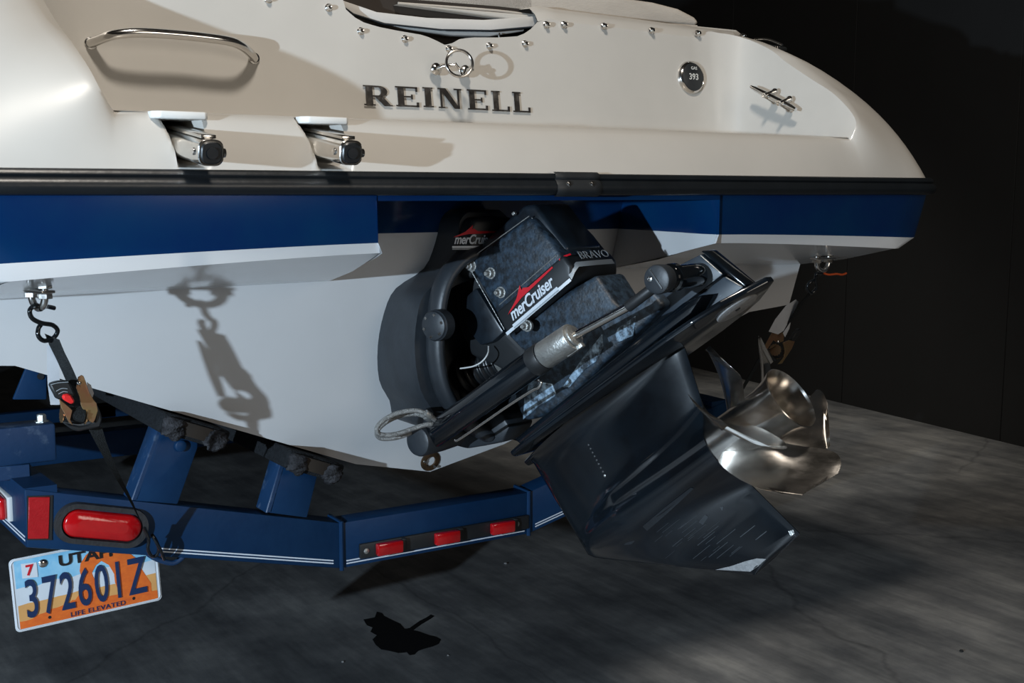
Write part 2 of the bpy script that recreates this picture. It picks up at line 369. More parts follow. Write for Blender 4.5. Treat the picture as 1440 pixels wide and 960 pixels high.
# panel top edge traced in its own plane
def panelY(z): return -.10+.15*(z-.14)
edge=[(474,-40),(480,5),(490,18),(505,30),(530,38),(560,44),(595,50),(612,58),(627,66),(640,56),(660,53),(700,53),(730,51),(745,42),(757,30),(775,26),(790,30),(893,42),(993,55),(1036,60)]
ep=[atY(x,y,-.065) for x,y in edge]; ep=[(p.x,p.z-H) for p in ep]
def ztop(X):
    if X<=ep[0][0]: return ep[0][1]
    for (a,za),(b,zc) in zip(ep[:-1],ep[1:]):
        if X<=b: return za+(zc-za)*(X-a)/(b-a)
    return ep[-1][1]
rim=[]                                             # starboard rim of the recess, read on its near-vertical side wall
for x,y,X in ((1105,87,.9036),(1142,112,.902),(1170,130,.898),(1195,155,.889),(1204,175,.88)): rim.append(atX(x,y,X))
def wallpts(s):
    st=[]                                          # (base, top)
    X=0.0 if s>0 else 0.0
    xsr=[i*.02 for i in range(0,39)]
    for X in xsr: st.append((P(s*X,-.10,.117),P(s*X,panelY(zt(s*X)),zt(s*X))))
    zc=zt(s*.78) if s>0 else .405
    cen=[(.80,-.104,.80,-.066),(.825,-.114,.832,-.075),(.845,-.130,.862,-.09),(.857,-.152,.885,-.112),(.862,-.18,.898,-.145),(.864,-.22,.903,-.20)]
    top=[.400,.398,.394,.385,.371,.345]
    for (a,b,c,d),z in zip(cen,top): st.append((P(s*a,b,.117),P(s*c,d,z if s>0 else z)))
    for i,r in enumerate(rim):
        r=r.copy()
        st.append((P(s*(.864-.001*i),[-.27,-.34,-.41,-.46,-.485][i],.117),V((s*r.x,r.y,r.z))))
    st.append((P(s*.859,-.500,.1145),P(s*.86,-.505,.110)))
    return st
def zt(X):
    if X<-.27: # port half: panel runs up out of sight, then down to the shoulder
        return .405+.10*max(0,min(1,(.74+X)/.3)) if X>-.78 else .405
    return ztop(X)
ST={}
for s in (1,-1):
    st=wallpts(s); tops=[t for b,t in st[::-1][:12]]; rws=[]
    ext=[P(s*.90,.0,.415),P(s*.90,.25,.435),P(s*.86,1.0,.46),P(s*.80,1.9,.46)]
    rw=smooth_path([t for b,t in st[::-1][:15]],4)[:45]; bs_=smooth_path([b for b,t in st[::-1][:15]],4)[:45]
    rs_=rw+smooth_path(tops+ext,4)[45:]
    st=st[:-12]+list(zip(bs_,rs_))[:45][::-1]
    for f in (-.02,0,.03,.08,.2,.4,.6,.8,.92,1):
        r=[]
        for b,t in st:
            p=b.lerp(t,max(f,0))
            if f in (0,.03): p.y-=.012*(1-f/.05)*(1 if abs(p.x)<.84 else .3)
            if f==-.02: p=b+V((0,-.05,0)) if abs(b.x)<.85 else b+V((-s*.05,0,0))
            r.append(p)
        rws.append(r)
    grid(bm,rws)
    ra=[(.86,Yr(.86)),(.95,Yr(.95)),(1.02,Yr(1.02)),(1.08,Yr(1.08)),(1.125,-.522),(1.155,-.495),(1.167,-.44),(1.171,-.36),(1.173,-.28),(1.174,-.22),(1.175,-.16),(1.175,-.10),(1.175,.05),(1.175,.3),(1.172,1.05),(1.165,1.95)]
    rap=[P(s*a,b,.016) for a,b in ra]; n=16
    rimp=rs_; rap=smooth_path(rap,4)
    rws=[]
    for k in range(15):
        ph=k/14*PI/2; r=[]
        for i,(a,b) in enumerate(zip(rimp,rap)):
            g=min(1,i/16); u=k/14
            e=u*(1-.25*g)+.25*g*math.sin(ph); cz=(1-u**(1.35+.25*g))
            p=a.lerp(b,e); p.z=b.z+(a.z-b.z)*cz
            if k==1: p.z+=.002*g
            r.append(p)
        rws.append(r)
    grid(bm,rws)
# band above the panel, carrying the snaps, and the deck behind it
bx=[.262+i*.0345 for i in range(20)]
for s in (1,):
    r0=[P(x,panelY(zt(x)),zt(x)) for x in bx]; r1=[p+V((0,.012,.018)) for p in r0]; r2=[p+V((0,.035,.034)) for p in r0]; r3=[p+V((0,.3,.05)) for p in r0]
    grid(bm,[r0,r1,r2,r3])
bx=[-.262-i*.0345 for i in range(20)]
r0=[P(x,panelY(zt(x)),zt(x)) for x in bx]; r3=[p+V((0,.3,.02)) for p in r0]; grid(bm,[r0,r3])
bmesh.ops.remove_doubles(bm,verts=bm.verts,dist=.0006)
obj('deck_moulding',bm,M['cream'],boat,42)
# dark locker behind the open hatch, and cushions in it
bm=B(); box(bm,P(0,.12,.33),(.30,0,0),(0,.10,0),(0,0,.18)); obj('locker_interior',bm,M['brown'],boat)
def slab(name,pts,Yp,dep,m,par,bev=.006,ang=38):
    bm=B(); prism(bm,[atY(x,y,Yp) for x,y in pts],(0,dep,0),bev,3); return obj(name,bm,m,par,ang)
slab('seat_back',[(466,-45),(474,-8),(560,13),(680,24),(757,24),(768,0),(768,-45)],.05,.10,M['cushion'],boat,.004)
c1=slab('seat_cushion',[(474,-14),(480,0),(530,17),(600,25),(680,28),(752,23),(756,30),(750,37),(690,43),(620,42),(540,33),(497,19),(482,8)],-.035,.10,M['cushion'],boat,.004)
slab('seat_cushion',[(497,19),(540,31),(620,40),(690,42),(738,39),(738,44),(690,51),(640,50),(560,40),(505,29)],-.02,.10,M['cushion'],boat,.004)
bm=B(); tube(bm,[atY(x,y,-.037) for x,y in ((482,9),(497,20),(540,33.5),(620,42),(690,43.2),(748,38))],.0022,8); obj('cushion_piping',bm,M['grey'],c1)
bm=B(); prism(bm,[atY(x,y,.03) for x,y in ((560,30),(640,45),(760,50),(760,62),(600,60))],(0,.02,0),.002); obj('hatch_shelf',bm,M['whitepl'],boat)
bm=B(); tube(bm,[atY(702,46,-.03),atY(702,53,-.03)],.0022,8); obj('hinge_pin',bm,M['chrome'],boat)
slab('sun_pad_cover',[(480,-40),(486,0),(570,4),(700,14),(770,22),(900,30),(978,36),(984,32),(978,24),(955,12),(920,3),(870,-4),(760,-30)],.02,.9,M['pad'],boat,.014)
slab('pad_base',[(560,5),(770,23),(985,37),(1036,42),(1046,50),(1020,55),(880,42),(770,34)],-.01,.5,M['cream'],boat,.004)
bm=B(); tube(bm,smooth_path([atY(x,y,.012) for x,y in ((560,4.5),(700,15),(770,23.5),(900,31.5),(980,37))],4),.0028,8); obj('cover_hem',bm,M['pad'],boat)
# rub rail
pth=[(x/20*1.06,Yr(x/20*1.06)) for x in range(21)]+[(1.11,-.527),(1.14,-.51),(1.158,-.49),(1.167,-.46),(1.17,-.40),(1.172,-.2),(1.174,.3),(1.17,1.6)]+[(1.17*bw(y),y) for y in SY if y>1.7]
prof=[(-.004,.022),(.010,.022),(.017,.019),(.019,.013),(.016,.009),(.021,.006),(.026,-.001),(.026,-.010),(.021,-.017),(.012,-.0195),(-.004,-.0195)]
full=[(-x,y) for x,y in pth[::-1]][:-1]+pth
bm=B(); rws=[]
for i,(x,y) in enumerate(full):
    a=V(full[max(i-1,0)]); b=V(full[min(i+1,len(full)-1)]); t=(b-a).normalized(); nn=V((t.y,-t.x))
    rise=.12*br(y)
    rws.append([P(x+nn.x*o,y+nn.y*o,z+rise) for o,z in prof])
grid(bm,rws); rr=obj('rub_rail',bm,M['rubber'],boat,50)
bm=B(); ja=atY(786,262,-.606).x; jb=atY(848,262,-.606).x; rws=[]
for x in [ja+(jb-ja)*i/10 for i in range(11)]:
    e=.0 if ja+.001<x<jb-.001 else -.004
    rws.append([P(x,Yr(x)-o*(1)-.0055-e,z*1.14) for o,z in prof])
grid(bm,rws); jc=obj('joint_cover',bm,M['flat'],rr,50)
for px in (801,834):
    bm=B(); c=atY(px,259,-.606); lathe(bm,c+V((0,.004,0)),(0,-1,0),[(0,.0062),(.003,.006),(.0055,.003)],16); obj('screw',bm,M['chrome'],rr)
# snaps
for px in ((462,11),(507,44),(569,55),(631,69),(688,65),(738,62),(768,35),(793,35),(849,37),(916,43),(981,47),(1044,51),(377,-1)):
    yy=-.065 if px[0]<760 else -.055
    z=atY(px[0],px[1],yy).z-H; yy=panelY(z) if px[0]<760 else yy-.012
    c=atY(px[0],px[1],yy); bm=B(); lathe(bm,c+V((0,.002,0)),(0,-1,.05),[(0,.0085),(.003,.0085),(.005,.006),(.011,.0055),(.013,.004),(.0125,.0022)],18); obj('snap_fastener',bm,M['chrome'],boat)
# grab rail
gp=[(127,61,-.088),(140,56,-.11),(160,49,-.135),(198,46,-.145),(260,50,-.145),(318,57,-.145),(338,64,-.135),(351,74,-.112),(357,82,-.086)]
bm=B(); tube(bm,smooth_path([atY(*g) for g in gp],7),.0092,16); obj('grab_rail',bm,M['chrome'],boat)
for g in (gp[0],gp[-1]):
    bm=B(); lathe(bm,atY(g[0],g[1],-.083),(0,-1,0),[(0,.012),(.003,.0115),(.004,.009)],20); obj('rail_flange',bm,M['chrome'],boat)
# tow ring with its latch
tr=bpy.data.objects; bm=B(); c=atY(646,89,-.155); ax=V((-.30,-.93,.2)).normalized(); fx,fy,_=frame(ax)
tube(bm,[c+(fx*math.cos(a)+fy*math.sin(a))*.0295 for a in [2*PI*k/40 for k in range(40)]],.0036,12,closed=True); ring=obj('tow_ring',bm,M['chrome'],boat)
for px in ((614,97),(655,100)):
    bm=B(); p=atY(px[0],px[1],-.10); lathe(bm,p+V((0,.006,0)),(0,-1,.05),[(0,.0135),(.006,.0135),(.010,.010),(.012,.0055),(.034 if px[0]>620 else .022,.005),(.036 if px[0]>620 else .024,.003)],24); obj('latch_base',bm,M['chrome'],ring)
bm=B(); tube(bm,smooth_path([atY(616,96,-.125),atY(628,92,-.14),atY(640,92,-.15)],5),.0038,10); tube(bm,smooth_path([atY(640,89,-.15),atY(646,97,-.15),atY(650,108,-.155)],5),.003,10); tube(bm,smooth_path([atY(655,96,-.13),atY(652,104,-.145),atY(650,108,-.155)],5),.003,10); obj('latch_tongue',bm,M['chrome'],ring)
# gauge-like round filler cap
fc=atY(966,110,-.065); fc.y=panelY(fc.z-H); fd=V((0,-1,.12)).normalized()
bm=B(); lathe(bm,fc+V((0,.004,0)),fd,[(0,.043),(.006,.043),(.011,.040),(.014,.036),(.012,.034)],40); fcap=obj('filler_cap',bm,M['chrome'],boat)
bm=B(); lathe(bm,fc+fd*.0085,fd,[(0,.035),(.002,.0345),(.003,.033)],40); obj('cap_face',bm,M['flat'],fcap)
text('cap_numbers','393',fc+fd*.0122,(1,0,0),(0,.12,1),.022,M['ink'],fcap,bold=.01)
text('cap_print','GAS',fc+fd*.0122+V((0,0,.022)),(1,0,.0),(0,.12,1),.011,M['ink'],fcap)
text('cap_print','CAP',fc+fd*.0122-V((0,0,.022)),(1,0,.0),(0,.12,1),.011,M['ink'],fcap)
# cleat on the side of the recess
cl0=atX(1056,122,.842); cl1=atX(1119,154,.848)
bm=B(); tube(bm,[cl0.lerp(cl1,t) for t in (0,.1,.3,.5,.7,.9,1)],lambda t:.0045+.0035*math.sin(PI*t)**.6,14); cle=obj('cleat',bm,M['chrome'],boat)
for f in (.40,.74):
    c=cl0.lerp(cl1,f); bm=B()
    for dz in (.012,-.014): lathe(bm,V((.868,c.y,c.z+dz)),V((c.x-.868,0,-dz*.6)),[(0,.0085),(.006,.0085),(.010,.0055),(.045,.005)],16)
    obj('cleat_post',bm,M['chrome'],cle)
bm=B(); q0=atX(1060,62,.96); q1=atX(1100,69,.98); box(bm,(q0+q1)/2+V((0,0,.0)),(q1-q0)/2,(.02,0,0),(0,0,.006),.004); lt=obj('deck_light',bm,M['flat'],boat)
bm=B(); tube(bm,smooth_path([q0+V((0,0,.012)),(q0+q1)/2+V((0,0,.018)),q1+V((0,0,.010))],5),.004,10); lathe(bm,q0+V((-.02,-.0,0)),(0,0,1),[(0,.008),(.01,.007)],14); lathe(bm,q1+V((-.02,0,-.004)),(0,0,1),[(0,.006),(.01,.005)],14); obj('light_trim',bm,M['chrome'],lt)
# ladder tubes under the platform lip
for (x,y) in ((297,215),(494,215)):
    tip=atY(x,y,-.655); d=V((0.02,1,.12)).normalized(); bm=B(); fx=V((1,0,0)); fz=d.cross(fx).normalized()
    o=[tip+fx*u*.0205+fz*v*.0205 for u,v in rrect(1,1,.62,4)]; prism(bm,o,d*.24,.0015,1); lt_=obj('ladder_tube',bm,M['chrome'],boat)
    bm=B(); o=[tip-d*.004+fx*u*.017+fz*v*.017 for u,v in rrect(1,1,.7,4)]; prism(bm,o,d*.01,.002,1); lathe(bm,tip-d*.0075,d,[(0,.009),(.002,.009),(.0021,.004),(.006,.004)],16); obj('end_plug',bm,M['rubber'],lt_)
    bm=B(); lathe(bm,tip+d*.022+V((-.0195,0,0)),(-1,0,0),[(0,.006),(.003,.0055),(.004,.003)],16); obj('rivet',bm,M['chrome'],lt_); bm=B(); lathe(bm,tip+d*.004+V((.0195,0,0)),(1,0,0),[(0,.008),(.004,.007)],16); obj('rivet',bm,M['chrome'],lt_)
    bm=B(); box(bm,tip+d*.13+V((0,0,.024)),(.012,0,0),d*.12,(0,0,.003),.001); obj('slide_rail',bm,M['chrome'],lt_)
for a,b in (((222,170),(291,170)),((430,170),(488,170))):
    A=atY(a[0],a[1],-.515); Bq=atY(b[0],b[1],-.515); z=H+.116; bm=B()
    prism(bm,[V((A.x,-.53,z)),V((Bq.x-.006,-.53,z)),V((Bq.x,-.52,z)),V((Bq.x,-.43,z)),V((A.x-.01,-.43,z)),V((A.x-.012,-.515,z))],(0,0,-.0125),.003,2); obj('platform_lip',bm,M['whitepl'],boat)
# name in slab-serif letters
def glyph(ch):
    s=.17; t=.075; w=.26
    bx=[];po=[]
    def stem(x): bx.append((x,0,x+w,1)); bx.append((x-.09,0,x+w+.09,t)); bx.append((x-.09,1-t,x+w+.09,1))
    if ch in 'REIL': stem(.12)
    if ch=='E':
        bx+=[(.3,0,.98,.085),(.3,.915,.95,1),(.3,.46,.72,.54),(.90,0,1.0,.24),(.88,.76,.96,1),(.68,.38,.75,.62)]
    if ch=='L': bx+=[(.3,0,.92,.085),(.84,0,.94,.26)]
    if ch=='N':
        bx+=[(.13,0,.22,1),(.02,0,.34,t),(.02,1-t,.36,1),(.98,0,1.07,1),(.82,1-t,1.2,1)]; po.append([(.10,1),(.40,1),(1.07,0),(.80,0)])
    if ch=='R':
        bx+=[(.3,.915,.62,1),(.3,.44,.62,.52)]
        oc=[(.6+.36*math.cos(a),.72+.28*math.sin(a)) for a in [PI/2-PI*k/10 for k in range(11)]]; ic=[(.6+.11*math.cos(a),.72+.2*math.sin(a)) for a in [PI/2-PI*k/10 for k in range(11)]]
        po.append(oc+ic[::-1]); po.append([(.46,.46),(.74,.50),(1.06,.06),(1.14,.06),(1.14,0),(.82,0)])
    return bx,po
nm=None
for ch,xa,xb,yt,yb in (('R',512,553,119.5,148),('E',557,591,121,149.5),('I',595.5,611,122.5,150.5),('N',617,651,123.5,152),('E',658,687.5,125.5,154),('L',692,718,127.5,156),('L',721.5,747,129,157.5)):
    bx,po=glyph(ch); wd_={'R':1.14,'E':1.02,'I':.48,'N':1.2,'L':.96}[ch]; off=.03
    a=atY(xa,yb,panelY(.17)); b=atY(xb,yb,panelY(.17)); c=atY(xa,yt,panelY(.21)); sx=(b.x-a.x)/wd_; hh=c.z-a.z
    zb_=atY(630,(150.5),panelY(.17)).z; bm=B()
    for i,(x0,y0,x1,y1) in enumerate(bx):
        dz=.0009+.0001*(i%3)
        prism(bm,[V((a.x+(x-off)*sx,panelY(a.z-H+y*hh)-dz-.0012,a.z+y*hh)) for x,y in ((x0,y0),(x1,y0),(x1,y1),(x0,y1))],(0,.0012,0))
    for p in po: prism(bm,[V((a.x+(x-off)*sx,panelY(a.z-H+y*hh)-.0024,a.z+y*hh)) for x,y in p],(0,.0014,0))
    obj('name_letter',bm,M['letter'],boat)
text('hull_number','RE1A03510L888',atY(1162,312.5,-.52)+V((0,-.004,0)),(1,-.03,-.03),(0,-.05,1),.018,M['decalgrey'],boat,width=.62,depth=.001)
bm=B(); pp=[onT(605,647)]; lathe(bm,pp[0]+V((0,.006,0)),(0,-1,-.28),[(0,.026),(.008,.026),(.010,.022),(.010,.013),(.004,.012)],28); dp_=obj('drain_fitting',bm,M['rust'],boat)
for a in (60,180,300):
    bm=B(); lathe(bm,pp[0]+V((math.cos(R(a))*.018,-.004,math.sin(R(a))*.018)),(0,-1,-.28),[(0,.004),(.0025,.0035)],12); obj('flange_screw',bm,M['chrome'],dp_)
# U-bolts under the stern
UB={}
for s,(xa,xb,yt,yb) in ((-1,(44,61,394,437)),(1,(1147.5,1167.5,350,383))):
    A=atY(xa,yt,-.37); Bq=atY(xb,yt,-.375); c=(A+Bq)/2; w_=.0215; zt_=H-.158; zl=atY((xa+xb)/2,yb,-.37).z+.006
    dx=V((.3,-.95,0)) if s<0 else V((1,0,0)); dx.normalize()
    pts=[c+dx*(-w_)+V((0,0,zt_-c.z)),c+dx*(-w_)+V((0,0,zl+.022-c.z))]+[c+dx*(-w_*math.cos(a))+V((0,0,zl+.020-w_*math.sin(a)-c.z)) for a in [PI*k/10 for k in range(1,10)]]+[c+dx*w_+V((0,0,zl+.022-c.z)),c+dx*w_+V((0,0,zt_-c.z))]
    bm=B(); tube(bm,pts,.0062,14); ub=obj('u_bolt',bm,M['chrome'],boat); UB[s]=c+V((0,0,zl-c.z))
    bm=B(); box(bm,c+V((0,0,zt_-c.z-.022)),dx*.034,dx.cross(V((0,0,1)))*.012,(0,0,.0025),.001); obj('washer_plate',bm,M['chrome'],ub)
    for q in (-w_,w_):
        bm=B(); p=c+dx*q; 
        for zz,rr_ in ((-.013,.0125),(-.030,.0125)): lathe(bm,V((p.x,p.y,zt_+zz-.004)),(0,0,1),[(0,rr_-.001),(.001,rr_),(.008,rr_),(.009,rr_-.001)],6)
        obj('nut',bm,M['chrome'],ub)
# ================================================================ STERN DRIVE (tilted up and steered to starboard)
dr=thing('stern_drive',(0,-.3,H-.5),'black stern drive tilted up on the transom with a steel propeller and red-and-white side decal','outboard drive')
_ps=math.atan2(.25,.729); _ta=math.asin(.635/V((.25,-.729,.635)).length)
DA=V((math.cos(_ta)*math.sin(_ps),-math.cos(_ta)*math.cos(_ps),math.sin(_ta)))      # aft along the propeller shaft
DD=V((math.sin(_ta)*math.sin(_ps),-math.sin(_ta)*math.cos(_ps),-math.cos(_ta)))     # down the leg
DL=V((math.cos(_ps),math.sin(_ps),0)); D0=V((0,-.20,H-.30))                          # to starboard; swivel point
def D(u,d,l=0): return D0+DA*u+DD*d+DL*l
def dp(x,y,l=0): return hit(x,y,DL,DL.dot(D0+DL*l))
def dprism(name,pts,l0,l1,m,par=dr,bev=.005,ang=38,seg=2):
    bm=B(); prism(bm,[dp(x,y,l0) for x,y in pts],DL*(l1-l0),bev,seg); return obj(name,bm,m,par,ang)
def uprism(name,pts,l0,l1,m,par=dr,bev=.005,ang=38,seg=2):
    bm=B(); prism(bm,[D(u,d,l0) for u,d in pts],DL*(l1-l0),bev,seg); return obj(name,bm,m,par,ang)
# gimbal housing: a bolted ring casting with a neck
go=[(.045,-.055),(.066,-.075),(.072,-.127),(.092,-.186),(.155,-.228),(.176,-.28),(.182,-.358),(.168,-.44),(.135,-.493),(.11,-.541),(0,-.556)]
gi=[(.018,-.205),(.03,-.206),(.05,-.210),(.085,-.222),(.118,-.252),(.135,-.295),(.142,-.36),(.130,-.43),(.105,-.475),(.08,-.505),(0,-.522)]
def loop(l):
    q=smooth_path([(x,0,z) for x,z in l],3); q=[(p.x,p.z) for p in q]; return q+[(-x,z) for x,z in q[-2::-1]]
O,I=loop(go),loop(gi)
def ring(pts,y,k=1): return [P(x*k,(y if y is not None else TY(z)+.01),z) for x,z in pts]
bm=B()
rs=[ring(O,None,1.02),ring(O,-.235,.99),[P(x*.965,-.247,-.3+(z+.3)*.98) for x,z in O],ring(I,-.247),ring(I,-.17)]
grid(bm,rs,None,True); f=bm.faces.new([bm.verts.new(p) for p in ring(I,-.175)]) 
gh=obj('gimbal_housing',bm,[M['grey']],dr,40)
bm=B(); prism(bm,[P(x,-.12,z) for x,z in ((-.05,-.07),(.05,-.07),(.062,-.09),(.064,-.2),(-.064,-.2),(-.062,-.09))],(0,-.165,0),.012,3); neck=obj('housing_neck',bm,M['flat'],dr,40)
def decal(o,x,y,s,par,w=1.0):
    "side emblem: italic name, red wedge above it, double stripe below"
    x=V(x).normalized(); y=V(y); y=(y-x*x.dot(y)).normalized(); z=x.cross(y)
    text('decal_text','merCruiser',o,x,y,s,M['decalwhite'],par,shear=.32,bold=.022,width=w,spacing=.95)
    def q(a,b): return o+x*a*s+y*b*s+z*.0003
    bm=B(); prism(bm,[q(*p) for p in ((-2.35*w,.18),(-2.05*w,.30),(-1.6*w,.42),(-1.0*w,.62),(-.2*w,1.12),(-.28*w,.80),(-.1*w,.86),(.35*w,.66),(2.9*w,.66),(2.9*w,.56),(.4*w,.46),(-.6*w,.44),(-1.3*w,.34))],z*.0005); obj('decal_wedge',bm,M['decalred'],par)
    for (a,b) in ((-.62,-.47),(-.75,-.66)):
        bm=B(); prism(bm,[q(-2.45*w,a),q(2.4*w,a),q(2.4*w,b),q(-2.45*w,b)],z*.0005); obj('decal_stripe',bm,M['decalwhite'] if a>-.7 else M['decalgrey'],par)
decal(atY(667,337,-.2862),(1,0,-.02),(0,0,1),.028,neck,.80)
# gimbal ring: a U-shaped yoke, with the pivot cap on its port side
gp_=[atY(x,y,-.275) for x,y in ((682,352),(652,362),(630,385),(618,415),(613,458),(613,505),(624,550),(650,590),(685,612))]
bm=B(); pa=smooth_path(gp_,6); tube(bm,pa,.016,12,rx=.030,up=(0,1,0)); obj('gimbal_ring',bm,M['grey'],dr,60)
pb=smooth_path([V((-p.x,p.y,p.z)) for p in gp_],6); bm=B(); tube(bm,pb,.016,12,rx=.030,up=(0,1,0)); obj('gimbal_ring',bm,M['grey'],dr,60)
pc=atX(610,458,-.168); pd=V((-1,-.42,0)).normalized(); bm=B(); lathe(bm,pc-pd*.030,pd,[(0,.033),(.026,.033),(.028,.0305),(.032,.0295),(.033,.028)],36); pv=obj('pivot_cap',bm,M['grey'],dr)
fx,fy,_=frame(pd)
for k in range(6):
    a=R(20+60*k); bm=B(); lathe(bm,pc+(fx*math.cos(a)+fy*math.sin(a))*.0235+pd*.003,pd,[(0,.0035),(.0025,.003)],10); obj('pivot_screw',bm,M['chrome'],pv)
# bell housing between ring and leg
dprism('bell_housing',[(647,423),(669,404),(708,467),(692,481),(675,486),(658,466)],-.075,.08,M['drive'],bev=.006)
dprism('bell_flange',[(638,405),(655,385),(672,382),(716,470),(735,490),(757,500),(745,520),(715,525),(690,512),(662,500),(645,460)],-.055,.07,M['flat'],bev=.008)
bm=B(); n=40; a=dp(662,524,0); b=dp(722,500,0); L_=(b-a).length
lathe(bm,a,b-a,[(L_*i/n,.043+.0055*math.cos(2*PI*i/n*6)) for i in range(n+1)],28); obj('bellows',bm,M['rubber'],dr,80)
bm=B(); lathe(bm,a+(b-a)*.84,b-a,[(0,.046),(.001,.0495),(.012,.0495),(.013,.046)],28); obj('bellows_clamp',bm,M['zinc'],dr)
bm=B(); a2=dp(640,560,.03); b2=dp(700,530,.03); L2_=(b2-a2).length; lathe(bm,a2,b2-a2,[(L2_*i/n,.040+.005*math.cos(2*PI*i/n*5)) for i in range(n+1)],24); obj('exhaust_bellows',bm,M['rubber'],dr,80)
bm=B(); tube(bm,smooth_path([dp(*q) for q in ((687,487,-.08),(686,497,-.10),(678,508,-.11),(665,515,-.11),(647,518,-.10))],6),.0017,8); obj('ground_wire',bm,M['whitepl'],dr)
# upper gear housing
up=uprism('upper_housing',[(.125,-.060),(.150,-.070),(.318,-.045),(.330,.02),(.338,.098),(.318,.118),(.117,.112)],-.085,.085,M['salt'],bev=.012,seg=3)
uprism('top_cover',[(.140,-.078),(.170,-.090),(.306,-.082),(.330,-.066),(.340,.06),(.15,.06)],-.062,.066,M['drive'],up,bev=.010,seg=3)
bm=B()
for pts in ([(.15,-.0695),(.319,-.0440)],[(.318,-.045),(.3305,.02),(.3385,.098)],[(.118,.10),(.124,-.055)],[(.14,.052),(.322,.060)]):
    if pts[0][0]==.318: continue
    tube(bm,[D(u,d,-.0855) for u,d in pts],.0011,6)
tag(obj('mould_line',bm,M['zinc'],up),kind='stuff')
bm=B(); tube(bm,[D(.316,-.041,-.076),D(.333,.095,-.076)],.0011,6); obj('corner_line',bm,M['zinc'],up)
# decal band: wraps from the side round the back of the housing
bnd=uprism('decal_band',[(.121,.056),(.320,.066),(.336,.068),(.340,.098),(.322,.121),(.117,.113)],-.0865,.0865,M['flat'],up,bev=.010,seg=3)
xa=(D(.32,.121)-D(.117,.113)).normalized()
decal(D(.216,.092,-.0875),xa,-DD,.0350,bnd,.84)
bm=B(); prism(bm,[D(u,d,-.0872) for u,d in ((.118,.1155),(.322,.1235),(.322,.1165),(.118,.1085))],-DL*.0008); obj('decal_stripe',bm,M['decalwhite'],bnd)
for d0,d1,mm,rr_ in ((.092,.104,'decalgrey',.0010),(.070,.074,'decalred',.0012)):
    bm=B(); Lp=[(.322,-.0868),(.334,-.080),(.3405,-.066),(.3410,0),(.3405,.066)]
    dd_=[(d0+.018 if mm=='decalgrey' else d0),(d0+.008 if mm=='decalgrey' else d0)]+[d0]*3
    ps=[D(u+.0012,dd_[i],l) for i,(u,l) in enumerate(Lp[:5 if mm=='decalgrey' else 3])]; ps2=[p+DD*(d1-d0) for p in ps]; grid(bm,[ps,ps2]); obj('band_stripe',bm,M[mm],bnd)
text('model_text','BRAVO',D(.3420,.078,.012),DL,-DD,.026,M['decalgrey'],bnd,depth=.0008,width=1.3)
for (x,y) in ((690,384),(704,411),(663,374),(741,458)):
    p=dp(x,y,-.086); bm=B(); lathe(bm,p+DL*.006,-DL,[(0,.0125),(.006,.0125),(.0062,.0095),(.015,.009),(.0155,.0055),(.023,.005),(.024,.004)],6 if 0 else 14); obj('stud_nut',bm,M['zinc'],up)
for (x,y) in ((723,300),(685,363)):
    p=dp(x,y,-.075); bm=B(); box(bm,p,DA*.004,DD*.003,DL*.004,.001); obj('clip',bm,M['zinc'],up)
# leg (driveshaft housing) and its tail above the plate
leg=dprism('driveshaft_housing',[(712,470),(735,452),(800,408),(838,386),(848,402),(862,424),(873,432),(888,428),(915,408),(935,430),(860,500),(790,570),(757,588),(735,592),(722,560),(735,510),(722,492)],-.052,.052,M['salt'],bev=.012,seg=3)
uprism('splash_housing',[(.36,.235),(.43,.240),(.55,.262),(.585,.328),(.36,.335),(.02,.320),(.00,.285),(.16,.262),(.30,.25)],-.021,.021,M['gloss'],bev=.008)
dprism('tail_block',[(925,388),(986,357),(1016,386),(950,436),(930,445),(905,432)],-.022,.018,M['castblue'],bev=.002)
dprism('tail_block',[(1018,389),(1046,403),(985,450),(935,470),(950,440)],-.022,.018,M['castblue'],bev=.002)
dprism('tail_cap',[(984,353),(992,352),(1050,400),(1046,406)],-.024,.022,M['gloss'],bev=.004)
bm=B(); tube(bm,[dp(*q,-.0235) for q in ((985,359),(1015,385))],.0012,6); obj('edge_line',bm,M['zinc'],leg)
bm=B(); tube(bm,[dp(*q,-.0235) for q in ((1021,390),(1043,403))],.0012,6); obj('edge_line',bm,M['zinc'],leg)
for pts in ([(868,462),(893,444),(893,455),(890,472),(868,482),(865,470)],[(820,502),(846,470),(848,490),(838,508),(822,520),(800,545),(790,545)],[(745,535),(776,540),(782,556),(757,572),(735,590),(737,560)]):
    dprism('salt_patch',pts,-.0545,-.050,M['crust'],leg,bev=.001,seg=1)
# anti-ventilation plate with its trim anode
PZ=lambda u:.318+.030*max(0,u)/.55
half=[(-.03,.085),(-.02,.105),(.03,.110),(.44,.110),(.50,.100),(.56,.078),(.60,.045),(.635,.012)]
bm=B(); rt=[D(u,PZ(u)-.002,-l) for u,l in half]+[D(u,PZ(u)-.002,l) for u,l in half[::-1]]
prism(bm,rt,DD*.012,.003,2); pl_=obj('ventilation_plate',bm,M['gloss'],dr)
uprism('plate_rib',[(-.01,.296),(.50,.306),(.545,.32),(.50,.333),(0,.322)],-.085,.085,M['gloss'],dr,bev=.006)
bm=B(); lathe(bm,D(.546,PZ(.546)+.009,0),DD,[(0,.045),(.005,.0445),(.006,.043)],40); an=obj('trim_anode',bm,M['anode'],pl_)
bm=B(); lathe(bm,D(.546,PZ(.546)+.0145,0),DD,[(0,.006),(.002,.005)],12); obj('anode_screw',bm,M['flat'],an)
